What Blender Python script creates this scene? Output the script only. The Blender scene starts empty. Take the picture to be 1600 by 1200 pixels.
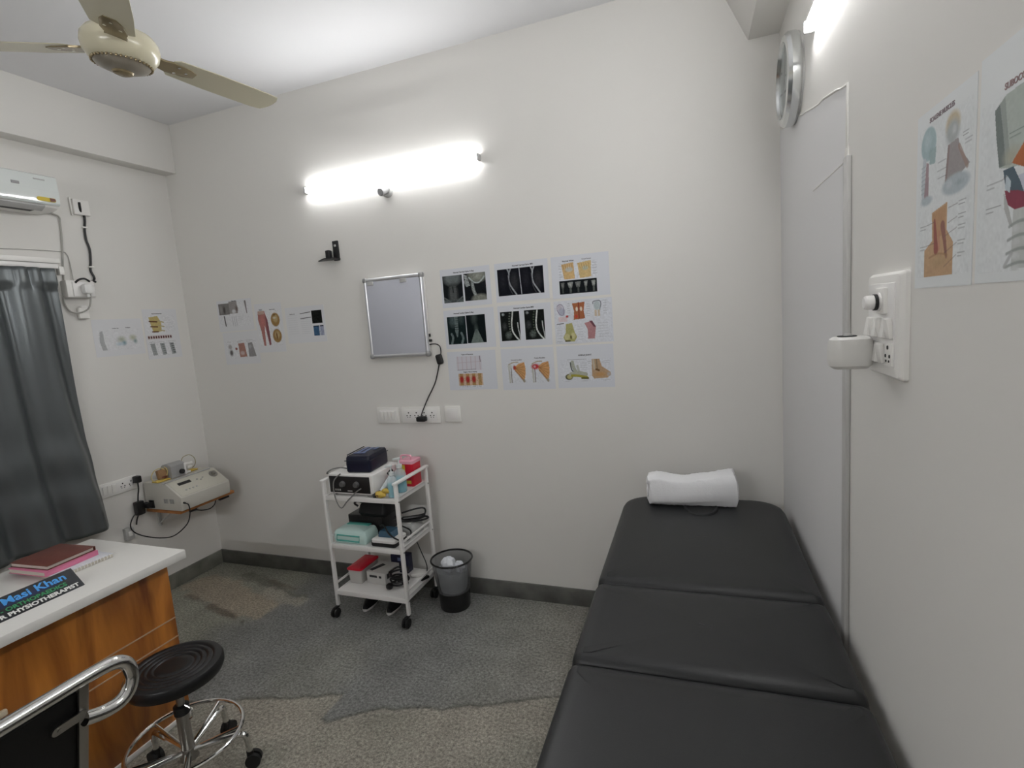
import bpy, bmesh, math, random
import numpy as np
from mathutils import Vector, Matrix, Euler

S = bpy.context.scene
COL = S.collection
PI = math.pi
rad = math.radians

# ------------------------------------------------------------------ camera, world, exposure
CAM = Vector((3.370, 0.0, 1.616))
F_PX, YAW, PITCH, ROLL = 822.984, -0.36015802, 0.12561781, -0.07512683
fwd = Vector((math.sin(YAW) * math.cos(PITCH), math.cos(YAW) * math.cos(PITCH), -math.sin(PITCH)))
rgt0 = Vector((math.cos(YAW), -math.sin(YAW), 0))
up0 = rgt0.cross(fwd)
rgt = rgt0 * math.cos(ROLL) + up0 * math.sin(ROLL)
upv = -rgt0 * math.sin(ROLL) + up0 * math.cos(ROLL)
cd = bpy.data.cameras.new('camera')
cd.sensor_width = 36.0
cd.sensor_fit = 'HORIZONTAL'
cd.lens = 36.0 * F_PX / 1600.0
cd.clip_start = 0.02
cam = bpy.data.objects.new('camera', cd)
COL.objects.link(cam)
mw = Matrix.Identity(4)
for i in range(3):
    mw[i][0], mw[i][1], mw[i][2], mw[i][3] = rgt[i], upv[i], -fwd[i], CAM[i]
cam.matrix_world = mw
S.camera = cam

w = bpy.data.worlds.new('night')
w.use_nodes = True
w.node_tree.nodes['Background'].inputs[0].default_value = (0.5, 0.55, 0.6, 1)
w.node_tree.nodes['Background'].inputs[1].default_value = 0.02
S.world = w
S.view_settings.view_transform = 'Standard'
S.view_settings.look = 'None'
S.view_settings.gamma = 1.0
S.view_settings.use_curve_mapping = False
S.view_settings.exposure = 0.0
TUBE_BACK = 80.0
TUBE_SIDE = 104.0
TUBE_FILL = 150.0  # strength of the added fill lamp behind the camera

# ------------------------------------------------------------------ room numbers
D = 2.68            # back wall plane y
H = 3.03            # ceiling height
YF = -1.35          # wall behind the photographer
SK = rad(1.5)       # right wall is a little off square
RX0 = 3.69          # right wall x at the back corner
RWU = Vector((math.sin(SK), -math.cos(SK), 0))
RWN = Vector((math.cos(SK), math.sin(SK), 0))
RW_ROT = -(PI / 2 - SK)
LW_ROT = PI / 2


def rwp(u, z, off=0.0):
    p = Vector((RX0, D, 0)) + RWU * u - RWN * off
    return Vector((p.x, p.y, z))


# ------------------------------------------------------------------ materials
def lin(c):
    return tuple(((v / 255.0) / 12.92 if v / 255.0 <= 0.04045 else ((v / 255.0 + 0.055) / 1.055) ** 2.4) for v in c)


MATS = {}


def mat(name, col, rough=0.5, metal=0.0, spec=0.5, emit=None, emit_s=0.0, alpha=1.0, trans=0.0, ior=1.45,
        noise=0.0, nscale=30.0, bump=0.0, bscale=200.0, sheen=0.0, coat=0.0):
    if name in MATS:
        return MATS[name]
    m = bpy.data.materials.new(name)
    m.use_nodes = True
    nt = m.node_tree
    p = nt.nodes['Principled BSDF']
    p.inputs['Base Color'].default_value = (*col, 1)
    p.inputs['Roughness'].default_value = rough
    p.inputs['Metallic'].default_value = metal
    p.inputs['Specular IOR Level'].default_value = spec
    p.inputs['IOR'].default_value = ior
    p.inputs['Transmission Weight'].default_value = trans
    p.inputs['Alpha'].default_value = alpha
    p.inputs['Sheen Weight'].default_value = sheen
    p.inputs['Coat Weight'].default_value = coat
    if emit:
        p.inputs['Emission Color'].default_value = (*emit, 1)
        p.inputs['Emission Strength'].default_value = emit_s
    tc = None
    if noise or bump:
        tc = nt.nodes.new('ShaderNodeTexCoord')
    if noise:
        n = nt.nodes.new('ShaderNodeTexNoise')
        n.inputs['Scale'].default_value = nscale
        n.inputs['Detail'].default_value = 5
        nt.links.new(tc.outputs['Object'], n.inputs['Vector'])
        r = nt.nodes.new('ShaderNodeMapRange')
        r.inputs['To Min'].default_value = 1 - noise
        r.inputs['To Max'].default_value = 1 + noise
        r.inputs['From Min'].default_value = 0.25
        r.inputs['From Max'].default_value = 0.75
        nt.links.new(n.outputs['Fac'], r.inputs['Value'])
        mx = nt.nodes.new('ShaderNodeMix')
        mx.data_type = 'RGBA'
        mx.blend_type = 'MULTIPLY'
        mx.inputs['Factor'].default_value = 1
        mx.inputs['A'].default_value = (*col, 1)
        nt.links.new(r.outputs['Result'], mx.inputs['B'])
        nt.links.new(mx.outputs['Result'], p.inputs['Base Color'])
    if bump:
        n2 = nt.nodes.new('ShaderNodeTexNoise')
        n2.inputs['Scale'].default_value = bscale
        n2.inputs['Detail'].default_value = 3
        nt.links.new(tc.outputs['Object'], n2.inputs['Vector'])
        b = nt.nodes.new('ShaderNodeBump')
        b.inputs['Strength'].default_value = bump
        b.inputs['Distance'].default_value = 0.002
        nt.links.new(n2.outputs['Fac'], b.inputs['Height'])
        nt.links.new(b.outputs['Normal'], p.inputs['Normal'])
    MATS[name] = m
    return m


def mat_attr(name, rough=0.4, spec=0.4, grain=0.0, gscale=250.0, bump=0.0):
    """colour comes from the surface's own 'print' attribute (printed paper, stone figure)"""
    if name in MATS:
        return MATS[name]
    m = bpy.data.materials.new(name)
    m.use_nodes = True
    nt = m.node_tree
    p = nt.nodes['Principled BSDF']
    p.inputs['Roughness'].default_value = rough
    p.inputs['Specular IOR Level'].default_value = spec
    a = nt.nodes.new('ShaderNodeAttribute')
    a.attribute_name = 'print'
    src = a.outputs['Color']
    if grain:
        tc = nt.nodes.new('ShaderNodeTexCoord')
        for sc_, g in ((gscale, grain), (gscale * 0.42, grain * 1.25), (7.0, 0.12)):
            n = nt.nodes.new('ShaderNodeTexNoise')
            n.inputs['Scale'].default_value = sc_
            n.inputs['Detail'].default_value = 4
            nt.links.new(tc.outputs['Object'], n.inputs['Vector'])
            r = nt.nodes.new('ShaderNodeMapRange')
            r.inputs['From Min'].default_value = 0.3
            r.inputs['From Max'].default_value = 0.7
            r.inputs['To Min'].default_value = 1 - g
            r.inputs['To Max'].default_value = 1 + g
            nt.links.new(n.outputs['Fac'], r.inputs['Value'])
            mx = nt.nodes.new('ShaderNodeMix')
            mx.data_type = 'RGBA'
            mx.blend_type = 'MULTIPLY'
            mx.inputs['Factor'].default_value = 1
            nt.links.new(src, mx.inputs['A'])
            nt.links.new(r.outputs['Result'], mx.inputs['B'])
            src = mx.outputs['Result']
        if bump:
            b = nt.nodes.new('ShaderNodeBump')
            b.inputs['Strength'].default_value = bump
            b.inputs['Distance'].default_value = 0.002
            nt.links.new(n.outputs['Fac'], b.inputs['Height'])
            nt.links.new(b.outputs['Normal'], p.inputs['Normal'])
    nt.links.new(src, p.inputs['Base Color'])
    MATS[name] = m
    return m


def mat_wood(name, c1, c2, rough=0.3):
    if name in MATS:
        return MATS[name]
    m = bpy.data.materials.new(name)
    m.use_nodes = True
    nt = m.node_tree
    p = nt.nodes['Principled BSDF']
    p.inputs['Roughness'].default_value = rough
    tc = nt.nodes.new('ShaderNodeTexCoord')
    mp = nt.nodes.new('ShaderNodeMapping')
    mp.inputs['Scale'].default_value = (3.0, 5.5, 0.9)
    nt.links.new(tc.outputs['Object'], mp.inputs['Vector'])
    n = nt.nodes.new('ShaderNodeTexNoise')
    n.inputs['Scale'].default_value = 1.6
    n.inputs['Detail'].default_value = 6
    n.inputs['Distortion'].default_value = 0.8
    nt.links.new(mp.outputs['Vector'], n.inputs['Vector'])
    r = nt.nodes.new('ShaderNodeValToRGB')
    r.color_ramp.elements[0].position = 0.34
    r.color_ramp.elements[0].color = (*c1, 1)
    r.color_ramp.elements[1].position = 0.62
    r.color_ramp.elements[1].color = (*c2, 1)
    nt.links.new(n.outputs['Fac'], r.inputs['Fac'])
    nt.links.new(r.outputs['Color'], p.inputs['Base Color'])
    MATS[name] = m
    return m


M_WALL = mat('wall_paint', (0.785, 0.77, 0.735), 0.75, spec=0.25, bump=0.05, bscale=60)
M_CEIL = mat('ceiling_paint', (0.82, 0.82, 0.83), 0.8, spec=0.2)
M_SKIRT = mat('dark_granite_skirting', (0.115, 0.115, 0.105), 0.4, noise=0.45, nscale=9)
M_WHITE = mat('white_plastic', (0.90, 0.885, 0.85), 0.3)
M_WHITE2 = mat('white_gloss_plastic', (0.72, 0.76, 0.74), 0.08, coat=0.3)
M_WMETAL = mat('white_painted_steel', (0.88, 0.865, 0.845), 0.3)
M_SLOT = mat('dark_slot', (0.02, 0.02, 0.02), 0.6)
M_GREYP = mat('grey_plastic', (0.33, 0.33, 0.33), 0.45)
M_LGREY = mat('light_grey_plastic', (0.5, 0.5, 0.49), 0.45)
M_BLACK = mat('black_plastic', (0.012, 0.012, 0.013), 0.4)
M_RUBBER = mat('black_rubber', (0.01, 0.01, 0.01), 0.6)
M_CHROME = mat('chrome', (0.75, 0.75, 0.74), 0.12, metal=1.0)
M_DCHROME = mat('brushed_steel', (0.35, 0.34, 0.32), 0.3, metal=1.0)
M_ALU = mat('aluminium', (0.72, 0.73, 0.76), 0.28, metal=0.85)
M_LEATHER = mat('black_leatherette', (0.017, 0.018, 0.019), 0.42, spec=0.45, bump=0.12, bscale=420)
M_LEATHER2 = mat('black_chair_leather', (0.006, 0.006, 0.006), 0.55, spec=0.3)
M_PU = mat('black_moulded_foam', (0.006, 0.006, 0.007), 0.34, spec=0.5)
M_TOWEL = mat('white_terry', (0.95, 0.95, 0.965), 0.95, spec=0.1, bump=0.9, bscale=330, sheen=0.3)
M_PAPER = mat('white_paper', (0.69, 0.71, 0.755), 0.4, spec=0.3)
M_PRINT = mat_attr('printed_ink', 0.5, 0.05)
M_INK = mat('black_ink', (0.03, 0.03, 0.035), 0.5)
M_INKG = mat('grey_ink', (0.16, 0.15, 0.16), 0.5)
M_CREAM = mat('cream_enamel', (0.62, 0.58, 0.43), 0.22)
M_BRONZE = mat('bronze_enamel', (0.30, 0.24, 0.14), 0.25, metal=0.4)
M_TAUPE = mat('taupe_enamel', (0.30, 0.27, 0.22), 0.3, metal=0.2)
M_TABLE = mat('white_laminate', (0.84, 0.825, 0.79), 0.32)
M_WOOD = mat_wood('orange_wood_laminate', (0.20, 0.055, 0.010), (0.58, 0.22, 0.038))
M_WOODS = mat('shelf_wood', (0.42, 0.17, 0.05), 0.45, noise=0.3, nscale=20)
M_CURT = mat('charcoal_satin', (0.15, 0.165, 0.17), 0.36, metal=0.6, spec=0.6, bump=0.5, bscale=9)
M_RED = mat('red_plastic', (0.66, 0.010, 0.035), 0.3)
M_PINK = mat('pink_plastic', (0.85, 0.40, 0.50), 0.3)
M_NAVY = mat('navy_nylon', (0.003, 0.005, 0.022), 0.36, spec=0.5)
M_NAVYL = mat('pale_blue_print', (0.16, 0.2, 0.36), 0.4)
M_YELLOW = mat('yellow_cloth', (0.62, 0.44, 0.09), 0.8)
M_YELLOWD = mat('yellow_label', (0.66, 0.50, 0.06), 0.6)
M_TEAL = mat('teal_plastic_film', (0.10, 0.44, 0.38), 0.25)
M_TEALL = mat('pale_mint_film', (0.60, 0.80, 0.76), 0.25)
M_BLUEGEL = mat('blue_gel', (0.12, 0.60, 0.74), 0.1)
M_CLEAR = mat('clear_plastic', (0.85, 0.92, 0.94), 0.1, alpha=0.32)
M_MILK = mat('milky_clear_plastic', (0.72, 0.71, 0.68), 0.25, trans=0.2)
M_BROWNBK = mat('brown_leather_cover', (0.14, 0.042, 0.030), 0.45, noise=0.12, nscale=80)
M_PINKBK = mat('pink_paper', (0.72, 0.22, 0.36), 0.5)
M_PAGES = mat('page_edges', (0.66, 0.60, 0.54), 0.7)
M_PAGES2 = mat('cream_page_edges', (0.62, 0.58, 0.50), 0.7)
M_BINP = mat('smoky_clear_plastic', (0.20, 0.205, 0.21), 0.12, alpha=0.34, spec=0.6)
M_BIND = mat('smoky_dark_plastic', (0.012, 0.012, 0.012), 0.2)
M_TISSUE = mat('white_tissue', (0.80, 0.82, 0.86), 0.9)
M_BAGT = mat('white_bin_liner', (0.78, 0.82, 0.85), 0.4, alpha=0.6)
M_SIGN = mat('black_acrylic', (0.018, 0.02, 0.024), 0.15)
M_SIGNB = mat('navy_print', (0.010, 0.018, 0.07), 0.25)
M_TXB = mat('blue_lettering', (0.07, 0.36, 0.82), 0.4)
M_TXG = mat('green_lettering', (0.03, 0.27, 0.10), 0.4)
M_TXW = mat('white_lettering', (0.78, 0.78, 0.76), 0.4)
M_BROWNPAD = mat('tan_rubber', (0.33, 0.19, 0.09), 0.6)
M_GLASS = mat('clock_glass', (0.75, 0.80, 0.79), 0.03, trans=1.0, alpha=0.35, ior=1.2)
M_FACE = mat('clock_face', (0.60, 0.63, 0.62), 0.3)
M_PANE = mat('dark_window_glass', (0.02, 0.025, 0.03), 0.05, trans=0.6)
M_BOARD = mat('acrylic_diffuser', (0.56, 0.575, 0.64), 0.22)
M_BLUE = mat('slate_blue_plastic', (0.06, 0.13, 0.20), 0.25)
M_TUBE = mat('led_tube_back', (0.9, 0.9, 0.9), 0.4, emit=(0.985, 0.99, 1.0), emit_s=TUBE_BACK)
M_TUBE_FILL = mat('added_fill_tube', (0.9, 0.9, 0.9), 0.4, emit=(0.985, 0.99, 1.0), emit_s=TUBE_FILL)
M_TUBE2 = mat('led_tube_side', (0.9, 0.9, 0.9), 0.4, emit=(0.985, 0.99, 1.0), emit_s=TUBE_SIDE)


# ------------------------------------------------------------------ mesh builder
def smooth_path(pts, n=8, closed=False):
    P = [Vector(p) for p in pts]
    out = []
    m = len(P)
    rng = m if closed else m - 1
    for i in range(rng):
        if closed:
            a, b, c, d = P[(i - 1) % m], P[i], P[(i + 1) % m], P[(i + 2) % m]
        else:
            a, b, c, d = P[max(i - 1, 0)], P[i], P[i + 1], P[min(i + 2, m - 1)]
        for k in range(n):
            t = k / n
            out.append(0.5 * ((2 * b) + (c - a) * t + (2 * a - 5 * b + 4 * c - d) * t * t + (3 * b - a - 3 * c + d) * t ** 3))
    if not closed:
        out.append(P[-1])
    return out


class B:
    def __init__(self):
        self.bm = bmesh.new()

    def _mat(self, faces, mi):
        for f in faces:
            f.material_index = mi

    def box(self, c, s, bev=0.0, mi=0, rot=None, seg=2):
        before = set(self.bm.faces)
        r = bmesh.ops.create_cube(self.bm, size=1.0)
        vs = r['verts']
        M4 = Matrix.Translation(Vector(c)) @ (Euler(rot).to_matrix().to_4x4() if rot else Matrix.Identity(4)) @ Matrix.Diagonal((s[0], s[1], s[2], 1))
        bmesh.ops.transform(self.bm, matrix=M4, verts=vs)
        if bev:
            es = list({e for v in vs for e in v.link_edges})
            bmesh.ops.bevel(self.bm, geom=es, offset=min(bev, min(s) * 0.49), segments=seg, affect='EDGES', profile=0.5)
        self._mat([f for f in self.bm.faces if f not in before], mi)
        return self

    def rings(self, R, mi=0, cap0=True, cap1=True, closed=False):
        vr = [[self.bm.verts.new(p) for p in ring] for ring in R]
        n = len(vr[0])
        fs = []
        pairs = list(zip(vr[:-1], vr[1:]))
        if closed:
            pairs.append((vr[-1], vr[0]))
        for a, b in pairs:
            for i in range(n):
                j = (i + 1) % n
                fs.append(self.bm.faces.new((a[i], a[j], b[j], b[i])))
        if not closed:
            if cap0:
                fs.append(self.bm.faces.new(list(reversed(vr[0]))))
            if cap1:
                fs.append(self.bm.faces.new(vr[-1]))
        self._mat(fs, mi)
        return self

    def cyl(self, p0, p1, r0, r1=None, seg=20, mi=0, cap=True):
        p0, p1 = Vector(p0), Vector(p1)
        if r1 is None:
            r1 = r0
        d = (p1 - p0).normalized()
        a = d.orthogonal().normalized()
        b = d.cross(a)
        R = []
        for p, r in ((p0, r0), (p1, r1)):
            R.append([p + (a * math.cos(t) + b * math.sin(t)) * r for t in [2 * PI * k / seg for k in range(seg)]])
        return self.rings(R, mi, cap, cap)

    def tube(self, pts, r, seg=8, mi=0, closed=False, n=0, flat=None):
        P = smooth_path(pts, n, closed) if n else [Vector(p) for p in pts]
        m = len(P)
        R = []
        a = None
        for i in range(m):
            if closed:
                t = P[(i + 1) % m] - P[(i - 1) % m]
            else:
                t = P[min(i + 1, m - 1)] - P[max(i - 1, 0)]
            t.normalize()
            if a is None:
                a = t.orthogonal().normalized() if flat is None else (Vector(flat) - t * t.dot(Vector(flat))).normalized()
            else:
                a = (a - t * a.dot(t))
                a = a.normalized() if a.length > 1e-6 else t.orthogonal().normalized()
            b = t.cross(a)
            rr = r(i / max(1, m - 1)) if callable(r) else r
            R.append([P[i] + (a * math.cos(q) + b * math.sin(q)) * rr for q in [2 * PI * k / seg for k in range(seg)]])
        return self.rings(R, mi, closed=closed)

    def lathe(self, prof, c=(0, 0, 0), axis='Z', seg=36, mi=0):
        c = Vector(c)
        R = []
        for r, h in prof:
            ring = []
            for k in range(seg):
                t = 2 * PI * k / seg
                x, y = max(r, 1e-4) * math.cos(t), max(r, 1e-4) * math.sin(t)
                if axis == 'Z':
                    v = Vector((x, y, h))
                elif axis == 'Y':      # axis points to local -y (out of a wall)
                    v = Vector((x, -h, y))
                else:
                    v = Vector((h, x, y))
                ring.append(c + v)
            R.append(ring)
        return self.rings(R, mi)

    def prism(self, poly, h0, h1, plane='XY', mi=0, bev=0.0):
        """polygon in a plane, extruded along the remaining axis from h0 to h1"""
        def P(a, b, h):
            return {'XY': (a, b, h), 'XZ': (a, h, b), 'YZ': (h, a, b)}[plane]
        before = set(self.bm.faces)
        R = [[P(a, b, h) for a, b in poly] for h in (h0, h1)]
        vr = [[self.bm.verts.new(p) for p in ring] for ring in R]
        n = len(poly)
        fs = [self.bm.faces.new((vr[0][i], vr[0][(i + 1) % n], vr[1][(i + 1) % n], vr[1][i])) for i in range(n)]
        fs.append(self.bm.faces.new(list(reversed(vr[0]))))
        fs.append(self.bm.faces.new(vr[1]))
        if bev:
            es = list({e for f in fs for e in f.edges})
            bmesh.ops.bevel(self.bm, geom=es, offset=bev, segments=2, affect='EDGES', profile=0.5)
        self._mat([f for f in self.bm.faces if f not in before], mi)
        return self

    def pillow(self, outline, prof, crown=0.0, nin=4, mi=0):
        """outline: ccw xy points; prof: (inset, z) from bottom up; crown: extra rise at the middle"""
        O = [Vector((p[0], p[1])) for p in outline]
        n = len(O)
        N = []
        for i in range(n):
            t = (O[(i + 1) % n] - O[(i - 1) % n]).normalized()
            N.append(Vector((-t.y, t.x)))
        c = sum(O, Vector((0, 0))) / n
        R = [[Vector((*(O[i] + N[i] * ins), z)) for i in range(n)] for ins, z in prof]
        last = R[-1]
        zt = prof[-1][1]
        for k in range(1, nin + 1):
            s = 1 - k / (nin + 0.3)
            R.append([Vector((c.x + (v.x - c.x) * s, c.y + (v.y - c.y) * s, zt + crown * (1 - s * s))) for v in last])
        return self.rings(R, mi)

    def ball(self, c, r, mi=0, seg=16, scale=(1, 1, 1)):
        before = set(self.bm.faces)
        v = bmesh.ops.create_uvsphere(self.bm, u_segments=seg, v_segments=max(6, seg // 2), radius=r)['verts']
        bmesh.ops.transform(self.bm, matrix=Matrix.Translation(Vector(c)) @ Matrix.Diagonal((*scale, 1)), verts=v)
        self._mat([f for f in self.bm.faces if f not in before], mi)
        return self

    def xf(self, M4):
        bmesh.ops.transform(self.bm, matrix=M4, verts=self.bm.verts[:])
        return self

    def jitter(self, amp, seed=0):
        rnd = random.Random(seed)
        for v in self.bm.verts:
            v.co += Vector((rnd.uniform(-amp, amp), rnd.uniform(-amp, amp), rnd.uniform(-amp, amp)))
        return self

    def done(self, name, mats, parent=None, sharp=35, smooth=True):
        bmesh.ops.recalc_face_normals(self.bm, faces=self.bm.faces[:])
        me = bpy.data.meshes.new(name)
        self.bm.to_mesh(me)
        self.bm.free()
        if not isinstance(mats, (list, tuple)):
            mats = [mats]
        for m in mats:
            me.materials.append(m)
        if smooth:
            me.polygons.foreach_set('use_smooth', [True] * len(me.polygons))
            me.set_sharp_from_angle(angle=rad(sharp))
        o = bpy.data.objects.new(name, me)
        COL.objects.link(o)
        if parent:
            o.parent = parent
        return o


def thing(name, label, cat, loc=(0, 0, 0), rotz=0.0, group=None):
    o = bpy.data.objects.new(name, None)
    o.empty_display_size = 0.05
    COL.objects.link(o)
    o.location = loc
    o.rotation_euler = (0, 0, rotz)
    o['label'] = label
    o['category'] = cat
    if group:
        o['group'] = group
    return o


def tag(o, label, cat, group=None):
    o['label'] = label
    o['category'] = cat
    if group:
        o['group'] = group
    return o


def struct(o):
    o['kind'] = 'structure'
    return o


def rrect(x0, x1, y0, y1, r, seg=5, rs=None):
    """rounded rectangle, ccw; rs = radii for (x1y0? order: bottom-left, bottom-right, top-right, top-left)"""
    rs = rs or (r, r, r, r)
    out = []
    for (cx, cy, a0), q in zip((((x0), (y0), PI), ((x1), (y0), 1.5 * PI), ((x1), (y1), 0), ((x0), (y1), 0.5 * PI)), rs):
        sx = 1 if cx == x0 else -1
        sy = 1 if cy == y0 else -1
        ox, oy = cx + sx * q, cy + sy * q
        for k in range(seg + 1):
            t = a0 + (PI / 2) * k / seg
            out.append((ox + q * math.cos(t), oy + q * math.sin(t)))
    return out


def text_mesh(name, body, size, m, parent, loc, align='CENTER', bold=0.0, rot=None, sx=1.0, thick=0.0003):
    cu = bpy.data.curves.new(name, 'FONT')
    cu.body = body
    cu.size = size
    cu.align_x = align
    cu.align_y = 'CENTER'
    cu.offset = bold
    cu.extrude = thick
    cu.resolution_u = 3
    tmp = bpy.data.objects.new(name + '_tmp', cu)
    COL.objects.link(tmp)
    dg = bpy.context.evaluated_depsgraph_get()
    me = bpy.data.meshes.new_from_object(tmp.evaluated_get(dg))
    bpy.data.objects.remove(tmp)
    me.transform(Matrix.Diagonal((sx, 1, 1, 1)))
    R = (rot.to_4x4() if rot is not None else Euler((PI / 2, 0, 0)).to_matrix().to_4x4())
    me.transform(Matrix.Translation(Vector(loc)) @ R)
    me.materials.clear()
    me.materials.append(m)
    o = bpy.data.objects.new(name, me)
    COL.objects.link(o)
    o.parent = parent
    return o


# ------------------------------------------------------------------ printed pictures
PAPER = np.array((0.69, 0.71, 0.755))
PAPER_MID = PAPER.copy()


def set_paper(name, col):
    global M_PAPER
    PAPER[:] = col
    M_PAPER = mat(name, col, 0.4, spec=0.3)




class Art:
    """a small painted picture, v measured downwards; becomes a printed patch"""

    def __init__(self, w, h, cell=0.002, bg=None, seed=1):
        self.w, self.h = w, h
        self.nx, self.ny = max(4, int(round(w / cell))), max(4, int(round(h / cell)))
        self.U, self.V = np.meshgrid(np.linspace(0, 1, self.nx + 1), np.linspace(0, 1, self.ny + 1))
        self.C = np.ones((self.ny + 1, self.nx + 1, 3)) * (PAPER if bg is None else np.array(bg))
        self.rng = np.random.default_rng(seed)
        self.cell = cell

    def put(self, mask, col):
        m = np.clip(mask, 0, 1)[..., None]
        self.C = self.C * (1 - m) + np.array(col) * m
        return self

    def ell(self, cu, cv, ru, rv, col, soft=0.15, rot=0.0, a=1.0):
        x, y = (self.U - cu), (self.V - cv)
        c, s = math.cos(rot), math.sin(rot)
        x, y = x * c + y * s, -x * s + y * c
        d = np.sqrt((x / ru) ** 2 + (y / rv) ** 2)
        return self.put(a * np.clip((1 - d) / max(soft, 1e-3) + 0.5 * (soft < 0.05), 0, 1), col)

    def rect(self, u0, u1, v0, v1, col, a=1.0):
        return self.put(a * ((self.U >= u0) & (self.U <= u1) & (self.V >= v0) & (self.V <= v1)).astype(float), col)

    def poly(self, pts, col, a=1.0):
        ins = np.zeros_like(self.U, bool)
        n = len(pts)
        j = n - 1
        for i in range(n):
            xi, yi = pts[i]
            xj, yj = pts[j]
            cond = ((yi > self.V) != (yj > self.V)) & (self.U < (xj - xi) * (self.V - yi) / ((yj - yi) or 1e-9) + xi)
            ins ^= cond
            j = i
        return self.put(a * ins.astype(float), col)

    def line(self, pts, wd, col, a=1.0, n=6):
        """wd in metres (may be a function of 0..1)"""
        P = smooth_path([(p[0], p[1], 0) for p in pts], n) if n else [Vector((p[0], p[1], 0)) for p in pts]
        m = np.zeros_like(self.U)
        for i in range(len(P) - 1):
            ax, ay, bx, by = P[i].x * self.w, P[i].y * self.h, P[i + 1].x * self.w, P[i + 1].y * self.h
            x, y = self.U * self.w, self.V * self.h
            L = (bx - ax) ** 2 + (by - ay) ** 2 + 1e-12
            t = np.clip(((x - ax) * (bx - ax) + (y - ay) * (by - ay)) / L, 0, 1)
            d = np.hypot(x - ax - t * (bx - ax), y - ay - t * (by - ay))
            ww = wd((i + 0.5) / len(P)) if callable(wd) else wd
            m = np.maximum(m, np.clip((ww / 2 + self.cell * 0.5 - d) / self.cell, 0, 1))
        return self.put(m * a, col)

    def caption(self, u, v, wd, rows=2, col=(0.12, 0.12, 0.14), gap=0.03, a=0.75):
        for k in range(rows):
            L = wd * (1.0 if k == 0 else self.rng.uniform(0.5, 0.95))
            self.line([(u, v + k * gap), (u + L, v + k * gap)], self.cell * 0.9, col, a, 0)
        return self

    def noise(self, amp, k=6):
        g = self.rng.normal(0, 1, (self.ny // k + 3, self.nx // k + 3))
        yi = np.linspace(0, g.shape[0] - 1.001, self.ny + 1)
        xi = np.linspace(0, g.shape[1] - 1.001, self.nx + 1)
        y0, x0 = yi.astype(int), xi.astype(int)
        fy, fx = (yi - y0)[:, None], (xi - x0)[None, :]
        a = g[y0][:, x0] * (1 - fy) * (1 - fx) + g[y0 + 1][:, x0] * fy * (1 - fx) + g[y0][:, x0 + 1] * (1 - fy) * fx + g[y0 + 1][:, x0 + 1] * fy * fx
        self.C = np.clip(self.C * (1 + amp * a[..., None]), 0, 1)
        return self

    def build(self, name, parent, x, z, y=-0.0011):
        """upper-left corner at local (x, z)"""
        vs = np.empty(((self.ny + 1) * (self.nx + 1), 3), np.float32)
        vs[:, 0] = (x + self.U * self.w).ravel()
        vs[:, 1] = y
        vs[:, 2] = (z - self.V * self.h).ravel()
        return grid_mesh(name, vs, self.nx, self.ny, self.C.reshape(-1, 3), M_PRINT, parent, flip=True)


def grid_mesh(name, vs, nx, ny, cols, m, parent=None, flip=False):
    me = bpy.data.meshes.new(name)
    idx = np.arange((nx + 1) * (ny + 1)).reshape(ny + 1, nx + 1)
    a, b, c, d = idx[:-1, :-1], idx[:-1, 1:], idx[1:, 1:], idx[1:, :-1]
    q = np.stack((a, d, c, b) if flip else (a, b, c, d), -1).reshape(-1, 4)
    me.vertices.add(len(vs))
    me.vertices.foreach_set('co', np.ascontiguousarray(vs, np.float32).ravel())
    me.loops.add(q.size)
    me.loops.foreach_set('vertex_index', q.ravel().astype(np.int32))
    me.polygons.add(len(q))
    me.polygons.foreach_set('loop_start', np.arange(0, q.size, 4, dtype=np.int32))
    at = me.color_attributes.new('print', 'FLOAT_COLOR', 'POINT')
    cc = np.ones((len(vs), 4), np.float32)
    cc[:, :3] = cols
    at.data.foreach_set('color', cc.ravel())
    me.materials.append(m)
    me.update(calc_edges=True)
    me.validate()
    o = bpy.data.objects.new(name, me)
    COL.objects.link(o)
    if parent:
        o.parent = parent
    return o


# ================================================================== THE SETTING
T = 0.12
# floor: flamed stone with a bluish middle slab and beige bands
fx0, fx1, fy0, fy1 = -0.02, 3.95, YF - 0.02, D + 0.02
cell = 0.0125
fnx, fny = int((fx1 - fx0) / cell), int((fy1 - fy0) / cell)
FX, FY = np.meshgrid(np.linspace(fx0, fx1, fnx + 1), np.linspace(fy0, fy1, fny + 1))


def nz(seed, scale):
    r = np.random.default_rng(seed)
    g = r.normal(0, 1, (int((fy1 - fy0) / scale) + 4, int((fx1 - fx0) / scale) + 4))
    yi, xi = (FY - fy0) / scale, (FX - fx0) / scale
    y0, x0 = yi.astype(int), xi.astype(int)
    ty, tx = yi - y0, xi - x0
    ty, tx = ty * ty * (3 - 2 * ty), tx * tx * (3 - 2 * tx)
    return g[y0, x0] * (1 - ty) * (1 - tx) + g[y0 + 1, x0] * ty * (1 - tx) + g[y0, x0 + 1] * (1 - ty) * tx + g[y0 + 1, x0 + 1] * ty * tx


BLUE = np.array((0.205, 0.207, 0.198))
BEIGE = np.array((0.320, 0.296, 0.250))
OLIVE = np.array((0.205, 0.203, 0.168))
BROWN = np.array((0.300, 0.258, 0.200))
Cf = np.ones((fny + 1, fnx + 1, 3)) * BLUE


def fmix(mask, col):
    global Cf
    m = np.clip(mask, 0, 1)[..., None]
    Cf = Cf * (1 - m) + col * m


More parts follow.
